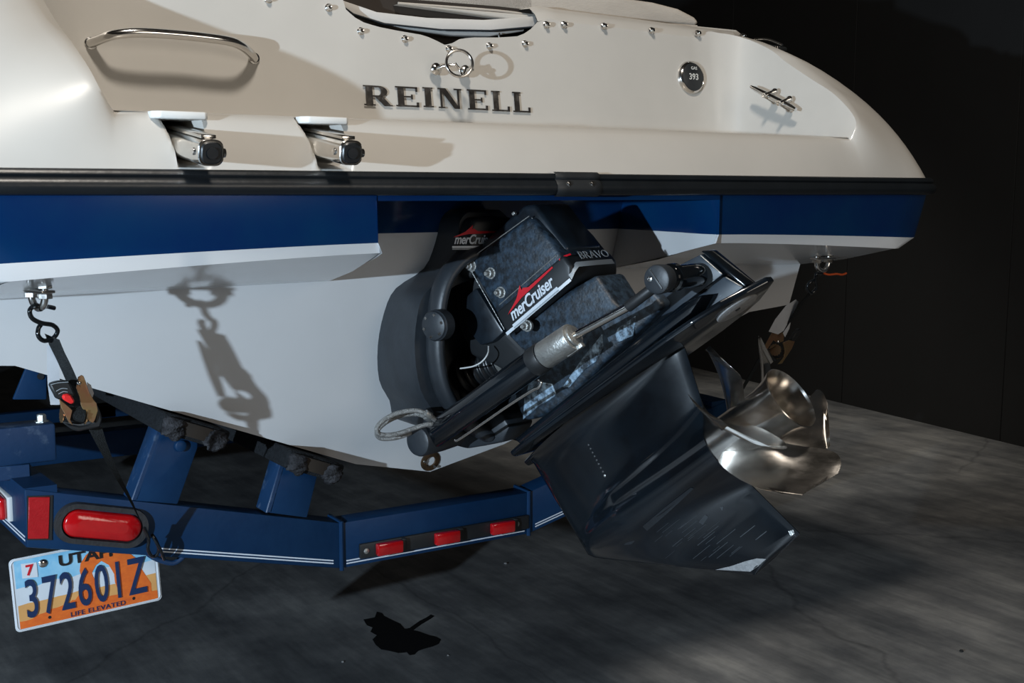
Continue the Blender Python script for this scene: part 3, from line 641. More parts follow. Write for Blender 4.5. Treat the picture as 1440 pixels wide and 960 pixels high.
for (x,y,l) in ((851,545,-.06),(925,485,-.06),(773,602,-.07),(758,615,-.07),(820,600,-.03)):
    p=dp(x,y,l); r_=.008 if y<560 else .0045; bm=B(); lathe(bm,p,-DL*.8+DD*.3,[(0,r_),(.007,r_*.95),(.008,r_*.7)],12); obj('plate_bolt',bm,M['zinc'],pl_)
# lower gearcase: one moulded surface, strut + torpedo + skeg
def LE(d): return -.060 if d<=.578 else -.060+(d-.578)/(.792-.578)*.322
def TE(d):
    T=[(.335,.408),(.36,.405),(.48,.366),(.512,.359),(.63,.359),(.776,.394),(.792,.268)]
    for (a,x),(b,y) in zip(T[:-1],T[1:]):
        if d<=b: return x+(y-x)*(d-a)/(b-a)
    return .268
AX=.558
def foil(s):
    s=min(1,max(0,s)); return max(0,10*(.2969*max(0,s)**.5-.126*s-.3516*s*s+.2843*s**3-.1036*s**4))
def wd2(u,d,s):
    st=.034*foil(max(0,s)**1.25)*(1 if d<.60 else max(.24,1-(d-.60)*9))+ (.03*math.exp(-(d-.335)/.012)*foil(s))
    rr_=.057*min(1,max(0,(u+.052)/.15))**.45
    q=rr_*rr_-(d-AX)**2; to=math.sqrt(q) if q>0 else 0
    soft=.020*math.exp(-((abs(d-AX)-rr_)/.022)**2)*min(1,max(0,(u+.05)/.1)) if rr_>0 else 0
    w=(st**3+to**3+soft**3)**(1/3); te=1
    return max(.0012,w*te)
lv=[.335+i*.0125 for i in range(37)]+[.7915]
nS=44; bm=B(); rowsP=[];rowsS=[]
for d in lv:
    a,b=LE(d),TE(d); rp=[];rq=[]
    for i in range(nS+1):
        s=i/nS; u=a+(b-a)*s; w_=wd2(u,d,s); rp.append(D(u,d,-w_)); rq.append(D(u,d,w_))
    rowsP.append(rp+rq[::-1])
grid(bm,rowsP,None,True); bm.faces.new([bm.verts.new(p) for p in rowsP[0]]); bmesh.ops.remove_doubles(bm,verts=bm.verts,dist=.0001)
gc=obj('gearcase',bm,M['gloss'],dr,70)
gl=[(-.078,.0),(-.06,.028),(.0,.045),(.30,.045),(.39,.02),(.41,0)]
bm=B(); prism(bm,[D(u,.332,-l) for u,l in gl]+[D(u,.332,l) for u,l in gl[-2:0:-1]],DD*.008,.002,1); obj('gearcase_flange',bm,M['gloss'],dr)
def side(u,d,o=.0008):
    s=(u-LE(d))/(TE(d)-LE(d)); return D(u,d,-wd2(u,d,s)-o)
def uv(x,y,l=-.01):
    p=dp(x,y,l)-D0; return p.dot(DA),p.dot(DD)
def patch(bm,px,o=.0009):
    c=[side(*uv(x,y),o) for x,y in px]; f=bm.faces.new([bm.verts.new(p) for p in c])
bm=B(); patch(bm,[(1004,802),(1054,804),(1066,796),(1077,786),(1064,785),(1048,789),(1028,796)],.0012); obj('bare_metal_tip',bm,M['anode'],gc)
bm=B(); patch(bm,[(1106,748),(1113,746),(1115,751),(1110,755)],.0009); obj('bare_metal_spot',bm,M['zinc'],gc)
bm=B()
for k in range(34):
    x=random.uniform(925,1065); y=random.uniform(735,792)-(x-1000)*.12; L_=random.uniform(12,40); wv=random.uniform(.25,.9)
    c=[(x,y),(x+L_*.78,y-L_*.62),(x+L_*.78+wv,y-L_*.62+wv),(x+wv,y+wv)]
    if all(uv(*q)[1]<.77 and uv(*q)[0]<.36 and uv(*q)[0]>LE(uv(*q)[1])+.02 for q in c): patch(bm,c,.0006)
for c in ([(886,762),(920,732),(950,707),(985,680),(988,682),(955,712),(925,738),(895,762)],[(985,733),(994,722),(998,726),(990,737)],[(1013,712),(1018,712),(1016,718)],[(905,690),(912,686),(913,688)]): patch(bm,c,.0007)
tag(obj('scratches',bm,M['grey'],gc),kind='stuff')
for k in range(9):
    t=k/8; x=829+23*t; y=625+43*t; u,d=uv(x,y,-.03); bm=B(); lathe(bm,side(u,d,-.001),-DL,[(0,.0034),(.0022,.0028),(.003,.0012)],8); obj('inlet_stud',bm,M['zinc'] if k==8 else M['flat'],gc)
# propeller
pr_axis=lambda u: D(u,AX,0)
bm=B(); lathe(bm,pr_axis(0),DA,[(.344,.020),(.344,.053),(.36,.0545),(.40,.0525),(.45,.0515),(.49,.0535),(.515,.0585),(.532,.0640),(.534,.0645),(.535,.0632),(.515,.0560),(.47,.0470),(.42,.0440),(.40,.0430),(.40,.016)],56,cap=(False,False))
pp_=obj('propeller',bm,M['prop'],dr,60)
bm=B(); lathe(bm,pr_axis(0),DA,[(.395,.030),(.42,.030),(.435,.022),(.450,.022),(.452,.016),(.475,.016),(.477,.010),(.495,.010),(.497,.007)],16); obj('prop_nut',bm,M['zinc'],pp_)
for k in range(3):
    a=R(40+120*k); bm=B(); e1=DD*math.cos(a)+DL*math.sin(a); box(bm,pr_axis(.43)+e1*.036,e1*.012,DA*.02,e1.cross(DA)*.003,.001); obj('hub_spoke',bm,M['prop'],pp_)
def blade(ph):
    nr,nc=14,16; fr=[];bk=[]
    for i in range(nr+1):
        t=i/nr; r=.049+(.170-.049)*t
        h=.80*(.72+.62*t-.10*t*t)*math.sqrt(max(0,1-max(0,(t-.30)/.70)**2.6)) ; sk=-.05+.41*t
        rf=[];rb=[]
        for j in range(nc+1):
            s=-1+2*j/nc; th=sk+h*s; u=.420+.074*(th-.02)*(1+.15*s)+.24*(r-.05)*.9
            cup=.006*max(0,s)**4*t; u+=cup
            e=DD*math.cos(ph+th)+DL*math.sin(ph+th); th_=(.0055*(1-t)+.0014)*(1-s*s)**.5+.0006
            base=D(u,AX,0)+e*r; nrm=(DA*math.cos(.9-.4*t)-e.cross(DA)*math.sin(.9-.4*t)*-1).normalized()
            rf.append(base-nrm*th_*.5); rb.append(base+nrm*th_*.5)
        fr.append(rf+rb[::-1])
    bm=B(); grid(bm,fr,None,True); bmesh.ops.remove_doubles(bm,verts=bm.verts,dist=.00005)
    return obj('blade',bm,M['prop'],pp_,60)
for k in range(5): blade(R(-39+72*k))
# trim cylinder and its mounts
ca,cb=dp(602,617,-.165),dp(765,500,-.165); cc=dp(806,473,-.165); ce=dp(884,431,-.16); cf=dp(930,396,-.15)
tc_=(cb-ca).normalized()
bm=B(); cyl(bm,ca-tc_*.012,cb+tc_*.004,.0285,32,.004); tcy=obj('trim_cylinder',bm,M['gloss'],dr,40)
bm=B(); cyl(bm,cb-tc_*.03,cb,.0305,32,.003); obj('barrel_collar',bm,M['flat'],tcy)
bm=B(); cyl(bm,cb,cc,.0285,32,.003); gl_=obj('rod_gland',bm,M['zinc'],tcy)
bm=B(); cyl(bm,cc,cc+tc_*.006,.0225,24,.002); obj('gland_ring',bm,M['zinc'],tcy)
bm=B(); box(bm,cc-tc_*.012+DD*.024,tc_*.022,DD*.005,DL*.006,.002); obj('gland_tab',bm,M['zinc'],tcy)
bm=B(); cyl(bm,cc,ce,.0085,20); obj('piston_rod',bm,M['chrome'],tcy)
bm=B(); cyl(bm,ce-tc_*.004,cf,.0105,20,.003); obj('rod_end',bm,M['flat'],tcy)
bm=B(); lathe(bm,dp(602,617,-.165)+DL*.09,-DL,[(0,.030),(.055,.033),(.118,.0335),(.124,.031),(.127,.024)],32); obj('cylinder_anchor',bm,M['grey'],tcy)
bm=B(); p=dp(595,611,-.195); lathe(bm,p,-DL,[(0,.005),(.004,.0045),(.005,.002)],12); obj('anchor_pin',bm,M['chrome'],tcy)
pc2=dp(923,393,-.185); bm=B(); lathe(bm,pc2+DL*.028,-DL,[(0,.026),(.022,.0275),(.028,.026),(.030,.022)],32); obj('pivot_end_cap',bm,M['grey'],tcy)
bm=B(); box(bm,pc2-DL*.002,DD*.022,DA*.003,DL*.003,.001); obj('cap_ridge',bm,M['grey'],tcy)
bm=B(); lathe(bm,dp(915,392,-.186),-DL,[(0,.0055),(.004,.005),(.005,.002)],12); obj('anchor_pin',bm,M['chrome'],tcy)
bm=B(); lathe(bm,pc2+DL*.030,DL,[(0,.024),(.006,.026),(.010,.0225),(.018,.0225),(.020,.027),(.034,.027),(.036,.023),(.12,.023)],28); obj('pivot_sleeve',bm,M['gloss'],tcy)
bm=B(); tube(bm,smooth_path([dp(x,y,-.168) for x,y in ((640,619),(646,617),(680,594),(715,570),(748,549),(757,545),(761,538),(757,534))],5),.0033,10); obj('steel_line',bm,M['chrome'],tcy)
dprism('lower_yoke',[(628,624),(655,631),(680,627),(706,622),(716,601),(706,583),(680,575),(640,590)],-.04,.05,M['grey'],bev=.006)
for dy,lo in ((0,-.03),(5,.0)):
    bm=B(); tube(bm,smooth_path([atY(x,y+dy,yy+lo) for x,y,yy in ((618,596,-.27),(604,584,-.28),(585,577,-.27),(558,581,-.25),(538,592,-.24),(530,603,-.24),(536,611,-.24),(558,610,-.25),(585,601,-.26),(604,596,-.27),(618,598,-.27))],6),.0052,12); hs=obj('braided_hose',bm,M['hose'],dr)
    bm=B(); cyl(bm,atY(598,580+dy,-.28+lo),atY(606,585+dy,-.28+lo),.0075,12,.001); obj('hose_ferrule',bm,M['zinc'],hs)
# ================================================================ TRAILER
YB=-.044
tl=thing('boat_trailer',(0,0,0),'dark blue painted steel boat trailer with red lights, standing under the hull','trailer')
def tY(px,py,Yp=YB): return atY(px,py,Yp)
bl=tY(480,735); blb=tY(480,799.5); cl_=tY(38,690); clb=tY(38,770); zt1=bl.z; zb1=blb.z; b_=.2583
zc1=tY(60,684).z; zc2=clb.z; xo=abs(clb.x)
def beam(name,pts,dep,m,bev=.004): bm=B(); prism(bm,pts,(0,dep,0),bev,2); return obj(name,bm,m,tl)
TW=.062
for s in (1,-1):
    q=[V((s*b_,YB,zb1)),V((s*b_,YB,zt1)),V((s*xo,YB,zc1)),V((s*xo,YB,zc2))]; cm=beam('crossmember',q,TW,M['trailer'])
    for o,w_ in ((.010,.0030),(.0165,.0030)):       # pinstripes
        a=V((s*b_,YB-.0006,zb1+o)); dirx=(V((s*xo,YB-.0006,zc2+o))-a); n0=.03; n1=.62 if s<0 else 1
        bm=B(); prism(bm,[a+dirx*n0,a+dirx*n1,a+dirx*n1+V((0,0,w_)),a+dirx*n0+V((0,0,w_))],(0,-.0004,0)); obj('pinstripe',bm,M['stripe'],cm)
cm=beam('crossmember',[V((-b_,YB,zb1)),V((b_,YB,zb1)),V((b_,YB,zt1)),V((-b_,YB,zt1))],TW,M['trailer'])
for o in (.009,.0155):
    bm=B(); prism(bm,[V((-b_+.012,YB-.0006,zb1+o)),V((b_-.012,YB-.0006,zb1+o)),V((b_-.012,YB-.0006,zb1+o+.003)),V((-b_+.012,YB-.0006,zb1+o+.003))],(0,-.0004,0)); obj('pinstripe',bm,M['stripe'],cm)
for s in (1,-1):
    bm=B(); tube(bm,[V((s*b_,YB-.001,zb1-.003)),V((s*b_,YB-.001,zt1+.002)),V((s*b_,YB+TW,zt1+.002))],.0055,8); obj('weld_bead',bm,M['trailer'],cm)
    # side rails run forward
    bm=B(); A=V((s*xo,YB,0)); Bf=V((s*1.02,2.6,0)); C_=V((s*.05,5.9,0)); wv=V((-s*TW,0,0))
    ps=[V((A.x,YB+.003,zc2)),V((A.x,YB+.003,zc1)),V((A.x-s*TW,YB+.003,zc1)),V((A.x-s*TW,YB+.003,zc2))]
    rws=[ps,[p+V((s*.02,.5,0)) for p in ps],[V((Bf.x-(s*TW if i>1 else 0),Bf.y,zc1 if i in(1,2) else zc2)) for i in range(4)],[V((C_.x-(s*TW*.4 if i>1 else 0),C_.y,zc1 if i in(1,2) else zc2)) for i in range(4)]]
    grid(bm,rws,None,True); bm.faces.new([bm.verts.new(p) for p in ps]); sr=obj('side_rail',bm,M['trailer'],tl)
    for o in (.010,.0175):
        bm=B(); prism(bm,[V((s*xo+s*.0006,YB+.012,zc2+o)),V((s*(xo+.020)+s*.0006,YB+.5,zc2+o)),V((s*(xo+.020)+s*.0006,YB+.5,zc2+o+.0035)),V((s*xo+s*.0006,YB+.012,zc2+o+.0035))],(s*.0004,0,0)); obj('pinstripe',bm,M['stripe'],sr)
    # wheel, fender, axle beyond the view
    wx=s*1.12; bm=B(); lathe(bm,V((wx-.09,3.0,.30)),(1,0,0),[(0,.19),(.0,.28),(.02,.30),(.16,.30),(.18,.28),(.18,.19)],40); wh=obj('wheel',bm,M['tyre'],tl)
    bm=B(); lathe(bm,V((wx-.05,3.0,.30)),(1,0,0),[(0,.188),(.04,.188),(.05,.06),(.10,.05)],30); obj('wheel_rim',bm,M['trailer'],wh)
    bm=B(); bxs=[(V((s*.70,3.0,.30)),(.35,0,0))]; box(bm,V((s*.5,3.0,.30)),(.55,0,0),(0,.03,0),(0,0,.03),.004); obj('axle',bm,M['trailer'],tl)
    bm=B(); box(bm,V((s*.93,3.0,.385)),(.025,0,0),(0,.28,0),(0,0,.018),.003); obj('leaf_spring',bm,M['trailer'],tl)
    bm=B(); box(bm,V((s*.5,1.55,H-.86)),(.49,0,0),(0,.035,0),(0,0,.045),.004); obj('cross_brace',bm,M['trailer'],tl)
# bunks follow the hull bottom on both sides
def bz(x): return -.642-( -.642+.343)*(x-.205)/(.95-.205)   # hull bottom (below the rail) at distance x from the keel
for s in (1,-1):
    for kx,(xc_,wdt) in enumerate(((.60,.075),(.335,.070))):
        sl=math.atan2(.299,.745); ex=V((s*math.cos(sl),0,math.sin(sl))); ez=V((-s*math.sin(sl),0,math.cos(sl)))
        top=V((s*xc_,0,H+bz(xc_)))-ez*.004
        bm=B(); box(bm,top+V((0,1.45,0))-ez*.021,ex*wdt,(0,1.55,0),ez*.021,.006,3); bk=obj('bunk',bm,M['carpet'],tl)
        for j in (-1,1):
            bm=B(); cpos=top+V((0,-.10,0))-ez*(.024)+ex*j*wdt*.62
            bmesh.ops.create_icosphere(bm,subdivisions=4,radius=1)
            for v in bm.verts:
                nz=1+.10*math.sin(v.co.x*5+v.co.z*4+j)+.06*math.sin(v.co.z*15+v.co.x*9)+random.uniform(-.035,.035); q=v.co*nz
                v.co=cpos+ex*q.x*wdt*.34+V((0,1,0))*q.y*.018+ez*min(q.z*.025,.019)
            obj('frayed_end',bm,M['fray'],bk)
        bm=B(); box(bm,top+V((0,-.103,0))-ez*.020,ex*wdt*.45,(0,.004,0),ez*.014,.001); obj('board_end',bm,M['wood'],bk)
def post(pts,mir=False,Yp=-.05,dep=.010,m='trailer'):
    w_=[tY(x,y,Yp) for x,y in pts]
    if mir: w_=[V((-p.x,p.y,p.z)) for p in w_]
    bm=B(); prism(bm,w_,(0,dep,0),.003,2); o=obj('bunk_post',bm,M[m],tl)
    a=(w_[0]); b=w_[1]
    return o
P1=[(189,704),(250,709),(278,630),(279,622),(274,616),(232,607),(224,607)]; P2=[(378,721),(432,728),(448,663),(446,658),(404,646),(399,648)]
for mir in (False,True):
    o=post(P1,mir); post(P2,mir)
    c=tY(253,626,-.05); c.x*=-1 if mir else 1; bm=B(); lathe(bm,c,(0,-1,0),[(0,.0125),(.008,.012),(.010,.009)],6 if 0 else 16); obj('post_bolt',bm,M['trailer'],o)
    # return flange of each post
    for pa,pb in (((189,704),(226,603)),((378,721),(400,644))):
        a,b=tY(*pa,-.05),tY(*pb,-.05)
        if mir: a.x*=-1; b.x*=-1
        bm=B(); d_=V((.007,0,0)); prism(bm,[a-d_,a+d_,b+d_,b-d_],(0,.06,0),.002,1); obj('post_flange',bm,M['trailerworn'],o)
o=post([(18,562),(66,562),(66,512),(38,513)],False,.10); 
c=tY(57,529,.098); bm=B(); lathe(bm,c,(0,-1,0),[(0,.007),(.0008,.007)],16); obj('post_hole',bm,M['dark'],o)
# upper bracket tube at the port corner, with its bolt
for s in (-1,):
    a=tY(78,592,.05); b=tY(78,648,.05); X0,X1=a.x,a.x-.34
    if s>0: X0,X1=-X0,-X1
    bm=B(); prism(bm,[V((X0,.05,b.z)),V((X1,.05,b.z)),V((X1,.05,a.z-.004)),V((X0,.05,a.z-.004))],(0,.065,0),.006,2); ub_=obj('guide_tube',bm,M['trailerworn'],tl)
    q=tY(58,583,.08); xx=q.x if s<0 else -q.x; bm=B(); lathe(bm,V((xx,.08,a.z-.006)),(0,0,1),[(0,.014),(.004,.014),(.0041,.010),(.016,.0098),(.018,.008)],6); obj('hex_bolt',bm,M['zinc'],ub_)
    bm=B(); prism(bm,[V((X0+(-.05 if s<0 else .05),.06,b.z)),V((X0+(-.12 if s<0 else .12),.06,b.z)),V((X0+(-.12 if s<0 else .12),.06,zc1-.004)),V((X0+(-.05 if s<0 else .05),.06,zc1-.004))],(0,.045,0),.003,1); obj('riser_block',bm,M['trailerworn'],tl)
# tail lights, reflectors, side markers on the crossmember
for s in (-1,1):
    def m_(p): return V((p.x if s<0 else -p.x,p.y,p.z))
    c=tY(143,738,YB); zl_=c.z; xx=c.x if s<0 else -c.x
    tilt=math.atan2(zc1-zt1,xo-b_)*-1*(1 if s>0 else 1); ex=V((math.cos(tilt*.0+.0),0,0))
    sl=(zc1-zt1)/(xo-b_); ex=V((1,0,-sl*1.0 if s<0 else sl)).normalized(); ez=V((-ex.z,0,ex.x))
    def ov(w_,h_,y,dz=0): return [V((xx,y,zl_))+ex*a+ez*b for a,b in rrect(w_,h_,h_*.98,10)]
    bm=B(); o1,o2,o3,o4=ov(.095,.0425,YB),ov(.093,.0405,YB-.012),ov(.082,.0305,YB-.012),ov(.080,.0285,YB+.006)
    grid(bm,[o1,o2,o3,o4],None,True); gr=obj('tail_light',bm,M['lamprub'],tl,60)
    bm=B(); rws=[ov(.0795,.0280,YB+.004),ov(.0785,.0270,YB-.010),ov(.074,.0225,YB-.0145),ov(.05,.0100,YB-.0165)]; grid(bm,rws,None,True); bm.faces.new([bm.verts.new(p) for p in rws[-1]]); obj('lens',bm,M['redlens'],gr,70)
    if s>0: continue
    rp=[m_(tY(x,y,YB-.001)) for x,y in ((40,699),(70,698),(68,757),(39,757))]; bm=B(); prism(bm,rp,(0,-.003,0),.001,1); rf=obj('reflector',bm,M['redflat'],tl)
    rp=[m_(tY(x,y,YB-.0005)) for x,y in ((38,697),(74,696),(73,759),(38,759))]; bm=B(); prism(bm,rp,(0,-.0015,0)); obj('reflector_backing',bm,M['flat'],rf)
    # side marker on the rail flank
    q=[atX(x,y,-xo-.001) for x,y in ((0,702),(19,696),(21,735),(19,735),(0,728))]
    yc=q[1].y; zc_=(q[1].z+q[2].z)/2; bm=B(); X_=s*(xo+.001)
    prism(bm,[V((X_,yc,zc_-.026)),V((X_,yc+.11,zc_-.026)),V((X_,yc+.11,zc_+.026)),V((X_,yc,zc_+.026))],(s*.012,0,0),.003,2); mk=obj('side_marker',bm,M['whitepl'],tl)
    bm=B(); prism(bm,[V((X_+s*.012,yc+.006,zc_-.023)),V((X_+s*.012,yc+.104,zc_-.023)),V((X_+s*.012,yc+.104,zc_+.023)),V((X_+s*.012,yc+.006,zc_+.023))],(s*.016,0,0),.007,3); obj('marker_lens',bm,M['redlens'],mk)
bp=[tY(x,y,YB) for x,y in ((504,764),(737,727),(741,734),(741,746),(504,785))]
zA=bp[0].z; zB=bp[-1].z; bm=B(); xA,xB=bp[0].x,bp[2].x
prism(bm,[V((xA,YB,zB)),V((xB,YB,zB)),V((xB,YB,zA)),V((xA,YB,zA))],(0,-.010,0),.003,2); ib=obj('light_bar',bm,M['flat'],tl)
for xm in (542.5,623.5,701):
    X_=tY(xm,760,YB).x; bm=B(); zm=(zA+zB)/2+.001
    prism(bm,[V((X_-.033,YB-.010,zm-.0145)),V((X_+.033,YB-.010,zm-.0145)),V((X_+.033,YB-.010,zm+.0145)),V((X_-.033,YB-.010,zm+.0145))],(0,-.018,0),.004,2); obj('bar_lens',bm,M['redlens'],ib)
    bm=B(); box(bm,V((X_+.041,YB-.012,zm)),(.006,0,0),(0,.006,0),(0,0,.0155),.002); obj('lens_clip',bm,M['flat'],ib)
for xm in (512.5,724):
    X_=tY(xm,760,YB).x; bm=B(); lathe(bm,V((X_,YB-.0095,(zA+zB)/2)),(0,-1,0),[(0,.007),(.002,.0065),(.004,.003)],14); obj('bar_screw',bm,M['zinc'],ib)
# tie-down eye below the crossmember
for s in (-1,1):
    bm=B(); pth=smooth_path([tY(x,y,YB+.01) for x,y in ((201,770),(212,781),(230,789),(245,791),(257,783),(262,774))],5)
    if s>0: pth=[V((-p.x,p.y,p.z)) for p in pth]
    tube(bm,pth,.006,10); obj('tie_down_eye',bm,M['trailerworn'],tl)
bm=B(); box(bm,V((0,6.2,H-.82)),(.04,0,0),(0,.6,0),(0,0,.04),.004); tg=obj('tongue',bm,M['trailer'],tl)
bm=B(); cyl(bm,V((0,6.6,0.0)),V((0,6.6,.5)),.03,16); obj('tongue_jack',bm,M['trailer'],tl)
# ================================================================ LICENSE PLATE
pa=atY(22.5,890,.024); px_=V((1,0,.0)).normalized(); 
pB=atY(228,843,.024); px_=(pB-pa).normalized(); pz_=V((-.085,.03,1)); pz_=(pz_-px_*pz_.dot(px_)).normalized(); pn=px_.cross(pz_)
PWd,PHt=(pB-pa).length,.153
lp=thing('license_plate',pa,'orange and pale blue license plate reading 372601Z, hanging below the left tail light','license plate')
def Q(a,b,o=0): return pa+px_*a*PWd+pz_*b*PHt+pn*o
def rr2(i,n=6): 
    c=Q(.5,.5); return [c+px_*x+pz_*y for x,y in rrect(PWd/2-i,PHt/2-i,.010,n)]
bm=B(); prism(bm,[p+pn*.0005 for p in rr2(0)],-pn*.0025,.0006,1); obj('plate_blank',bm,M['prim'],lp)
bm=B(); tube(bm,[p+pn*.0005 for p in rr2(.0035)],.0016,8,closed=True); obj('embossed_rim',bm,M['prim'],lp)
def pf(name,pts,o,m): bm=B(); prism(bm,[Q(a,b,o) for a,b in pts],-pn*.0002); obj(name,bm,M[m],lp)
j=lambda a,b,n,amp: [(a[0]+(b[0]-a[0])*i/n,a[1]+(b[1]-a[1])*i/n+random.uniform(-amp,amp)) for i in range(n+1)]
pf('printed_sky',[(.03,.97),(.03,.45),(.97,.45),(.97,.97)],.0009,'sky')
pf('printed_snow',j((.03,.60),(.97,.62),14,.03)+[(.97,.36),(.6,.33),(.3,.33),(.03,.30)],.0011,'pwhite')
pf('printed_sand',j((.03,.37),(.97,.40),14,.015)+[(.97,.04),(.03,.04)],.0013,'tan')
pf('printed_ground',[(.03,.04),(.03,.12)]+j((.03,.13),(.36,.26),8,.015)+j((.38,.27),(.97,.16),8,.015)+[(.97,.04)],.0015,'porange')
pf('printed_arch',[(.40,.27),(.44,.36),(.47,.46),(.46,.55),(.45,.66),(.46,.76),(.50,.86),(.56,.93),(.64,.96),(.72,.94),(.77,.86),(.80,.76),(.84,.68),(.87,.52),(.90,.40),(.93,.28),(.93,.14),(.70,.16),(.70,.27),(.68,.40),(.68,.52),(.65,.66),(.60,.74),(.56,.69),(.53,.60),(.55,.45),(.56,.33),(.58,.22)],.0017,'porange')
text('plate_number','372601Z',Q(.485,.40,.0028),px_,pz_,.112,M['navy'],lp,bold=.010,width=.535,depth=.0016,spacing=1.16)
text('state_name','UTAH',Q(.50,.845,.0024),px_,pz_,.032,M['pblack'],lp,bold=.03,width=1.28)
text('plate_motto','LIFE ELEVATED',Q(.55,.085,.0024),px_,pz_,.0135,M['navy'],lp,bold=.01,width=1.15,spacing=1.12)
bm=B(); prism(bm,[Q(.075,.72,.0022),Q(.175,.70,.0022),Q(.175,.90,.0022),Q(.075,.92,.0022)],-pn*.0003); obj('month_sticker',bm,M['decalwhite'],lp)
text('sticker_digit','7',Q(.125,.81,.0026),px_,pz_,.030,M['decalred'],lp,bold=.03)
for a,b in ((.215,.87),):
    bm=B(); lathe(bm,Q(a,b,.001),pn,[(0,.0085),(.002,.0085),(.004,.006),(.005,.003)],6 if 0 else 18); obj('plate_bolt',bm,M['chrome'],lp)
for a,b in ((.225,.115),(.80,.115)):
    bm=B(); lathe(bm,Q(a,b,.0012),pn,[(0,.0035),(.0006,.0033)],14); obj('bolt_hole',bm,M['dark'],lp)
# ================================================================ RATCHET STRAPS
def dark_tube(name,pts,r,m,par,sub=6,n=10): bm=B(); tube(bm,smooth_path(pts,sub),r,n); return obj(name,bm,m,par)
def plate_(name,px,Yp,dep,m,par,bev=.0008): bm=B(); prism(bm,[atY(x,y,Yp) for x,y in px],(0,dep,0),bev,1); return obj(name,bm,m,par)
def make_strap(spec,label):
    t=thing('ratchet_strap',atY(*spec['base']),label,'ratchet strap','tie-down straps at the two stern corners')
    dark_tube('hook',[atY(*p) for p in spec['hook']],.0040,M['gloss'],t)
    bm=B(); strip(bm,[atY(*p) for p in spec['web']],spec['webw'],.0012,(0,1,0)); obj('webbing',bm,M['web'],t)
    bm=B(); strip(bm,smooth_path([atY(*p) for p in spec['tail']],4),spec['tailw'],.0009,(0,1,.2)); obj('webbing',bm,M['web'],t)
    if spec.get('lowhook'): dark_tube('lower_hook',[atY(*p) for p in spec['lowhook']],.0036,M['gloss'],t)
    for px,Yp in spec['tags']: plate_('warning_tag',px,Yp,.0004,M['paper'],t,0)
    rb=plate_('ratchet_frame',*spec['frame_r'],.003,M['gold'],t); plate_('ratchet_frame',*spec['frame_l'],.003,M['gold'],t)
    c=atY(*spec['spool']); bm=B(); lathe(bm,c-spec['ax']*.018,spec['ax'],[(0,.0125),(.002,.0145),(.034,.0145),(.036,.0125)],24); sp=obj('spool',bm,M['web'],t)
    for k in (-.021,.019):
        bm=B(); a,bq,_=frame(spec['ax']); o=[]
        for i in range(28):
            an_=2*PI*i/28; rr=.0165 if i%2 else .0140; o.append(c+spec['ax']*k+(a*math.cos(an_)+bq*math.sin(an_))*rr)
        prism(bm,o,spec['ax']*.002); obj('ratchet_wheel',bm,M['gold'],sp)
    h=plate_('handle',*spec['handle'],.014,M['flat'],t,.003)
    for px in spec.get('ridges',()): bm=B(); tube(bm,smooth_path([atY(x,y,spec['handle'][1]-.0005) for x,y in px],4),.0007,6); obj('grip_ridge',bm,M['decalgrey'],h)
    if spec.get('button'): plate_('release_button',*spec['button'],.016,M['redbtn'],t,.003)
    plate_('web_guide',*spec['guide'],.02,M['flat'],t,.003)
    bm=B(); lathe(bm,atY(*spec['rivet']),(0,-1,0),[(0,.004),(.003,.0035),(.004,.002)],12); obj('frame_rivet',bm,M['chrome'],t)
    return t
Xv=V((1,0,0))
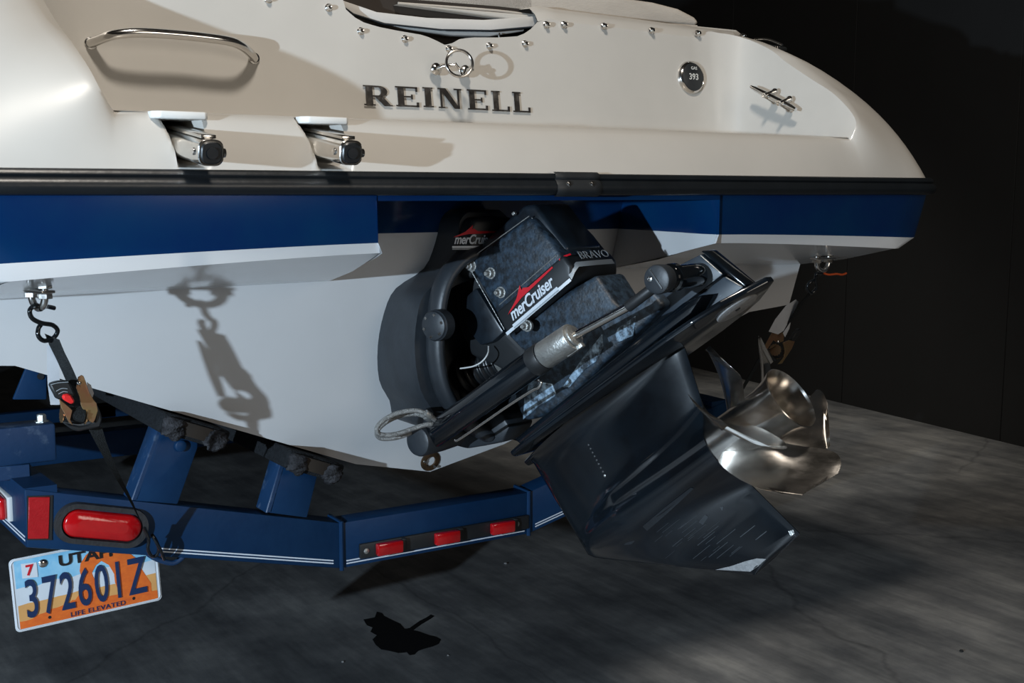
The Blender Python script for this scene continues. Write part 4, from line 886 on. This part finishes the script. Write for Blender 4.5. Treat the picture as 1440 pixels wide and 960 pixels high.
make_strap(dict(base=(60,437,-.36),
 hook=[(76,433,-.33),(66,431,-.345),(58,432,-.36),(50,429,-.372),(42,436,-.38),(45,447,-.378),(58,454,-.37),(74,457,-.36),(81,465,-.352),(75,475,-.35),(62,479,-.355),(54,472,-.362),(54,462,-.36),(58,456,-.358)],
 web=[(73,473,-.352),(80,490,-.35),(90,510,-.345),(99,530,-.34),(104,542,-.335)],webw=V((.0100,-.0080,-.005)),
 tail=[(132,598,-.315),(142,622,-.30),(160,660,-.25),(182,700,-.18),(200,738,-.12),(209,758,-.09)],tailw=lambda t: V((.0125*(1-t)**1.2+.0012,.012*t,-.003)),
 lowhook=[(203,742,-.10),(209,758,-.085),(208,770,-.08),(211,779,-.075),(216,782,-.07),(221,779,-.07),(223,770,-.075),(219,759,-.08),(214,752,-.085),(221,764,-.088),(227,776,-.08),(231,786,-.06)],
 tags=[([(66,485),(72,486),(82,505),(84,530),(84,569),(71,569),(67,540),(66,510)],-.335),([(122,537),(128,541),(132,553),(130,559),(124,552)],-.325)],
 frame_r=([(110,530),(115,527),(118,529),(122,540),(126,552),(132,562),(136,567),(138,577),(134,590),(131,595),(125,592),(119,580),(114,570),(112,558),(107,545)],-.345),
 frame_l=([(83,560),(90,566),(97,572),(102,577),(99,590),(103,598),(97,594),(91,582),(86,573)],-.352),
 spool=(104,582,-.335),ax=V((.96,.0,-.16)).normalized(),
 handle=([(69,540),(80,536),(96,535),(100,541),(107,557),(98,560),(80,562)],-.365),
 ridges=[[(71,541),(82,538),(96,537)],[(79,550),(87,546),(95,546.5)],[(82,554),(89,550.5),(95,551)]],
 button=([(88,556),(92,554),(99,554),(104,561),(106,565),(102,569),(96,566),(89,562)],-.372),
 guide=([(88,594),(100,603),(110,607),(128,603),(141,601),(144,590),(142,580),(137,570),(134,580),(133,592),(124,597),(112,599),(98,596)],-.34),
 rivet=(111,538,-.350)),'black ratchet strap with red button and brass-coloured ratchet at the left stern corner')
make_strap(dict(base=(1158,384,-.375),
 hook=[(1160,378,-.36),(1155,384,-.375),(1148,385,-.378),(1147,396,-.375),(1148,405,-.37),(1141,412,-.365),(1135,406,-.368),(1138,398,-.372),(1146,393,-.375)],
 web=[(1140,411,-.362),(1128,425,-.35),(1115,446,-.335),(1103,465,-.32)],webw=V((.010,0,.004)),
 tail=[(1094,485,-.30),(1073,498,-.28),(1060,520,-.23),(1046,543,-.18),(1036,560,-.14),(1010,600,-.09)],tailw=lambda t: V((.009,0,.003)),
 tags=[([(1119,421),(1123,424),(1117,437),(1102,465),(1094,470),(1081,466),(1090,449),(1105,430)],-.33),([(1112,452),(1110,462),(1104,474),(1101,468)],-.33)],
 frame_r=([(1101,482),(1110,478),(1118,480),(1114,490),(1106,502),(1100,511),(1094,512),(1102,503),(1104,494)],-.30),
 frame_l=([(1086,468),(1098,463),(1103,470),(1102,480),(1094,482),(1088,478),(1080,490),(1076,494),(1074,490)],-.31),
 spool=(1092,494,-.29),ax=V((.75,.5,-.3)).normalized(),
 handle=([(1112,478),(1122,464),(1127,461),(1128,466),(1121,476),(1116,482)],-.29),
 guide=([(1074,494),(1080,488),(1088,500),(1094,506),(1090,508),(1080,502)],-.295),
 rivet=(1094,480,-.315)),'black ratchet strap hanging in shadow at the right stern corner behind the propeller')
oc=B(); tube(oc,smooth_path([atY(x,y,-.37) for x,y in ((1158,384),(1166,386),(1176,385),(1184,386),(1190,384))],5),.0026,8)
tag(obj('orange_cord',oc,M['orange']),'short orange cord end tied at the right stern U-bolt','cord')
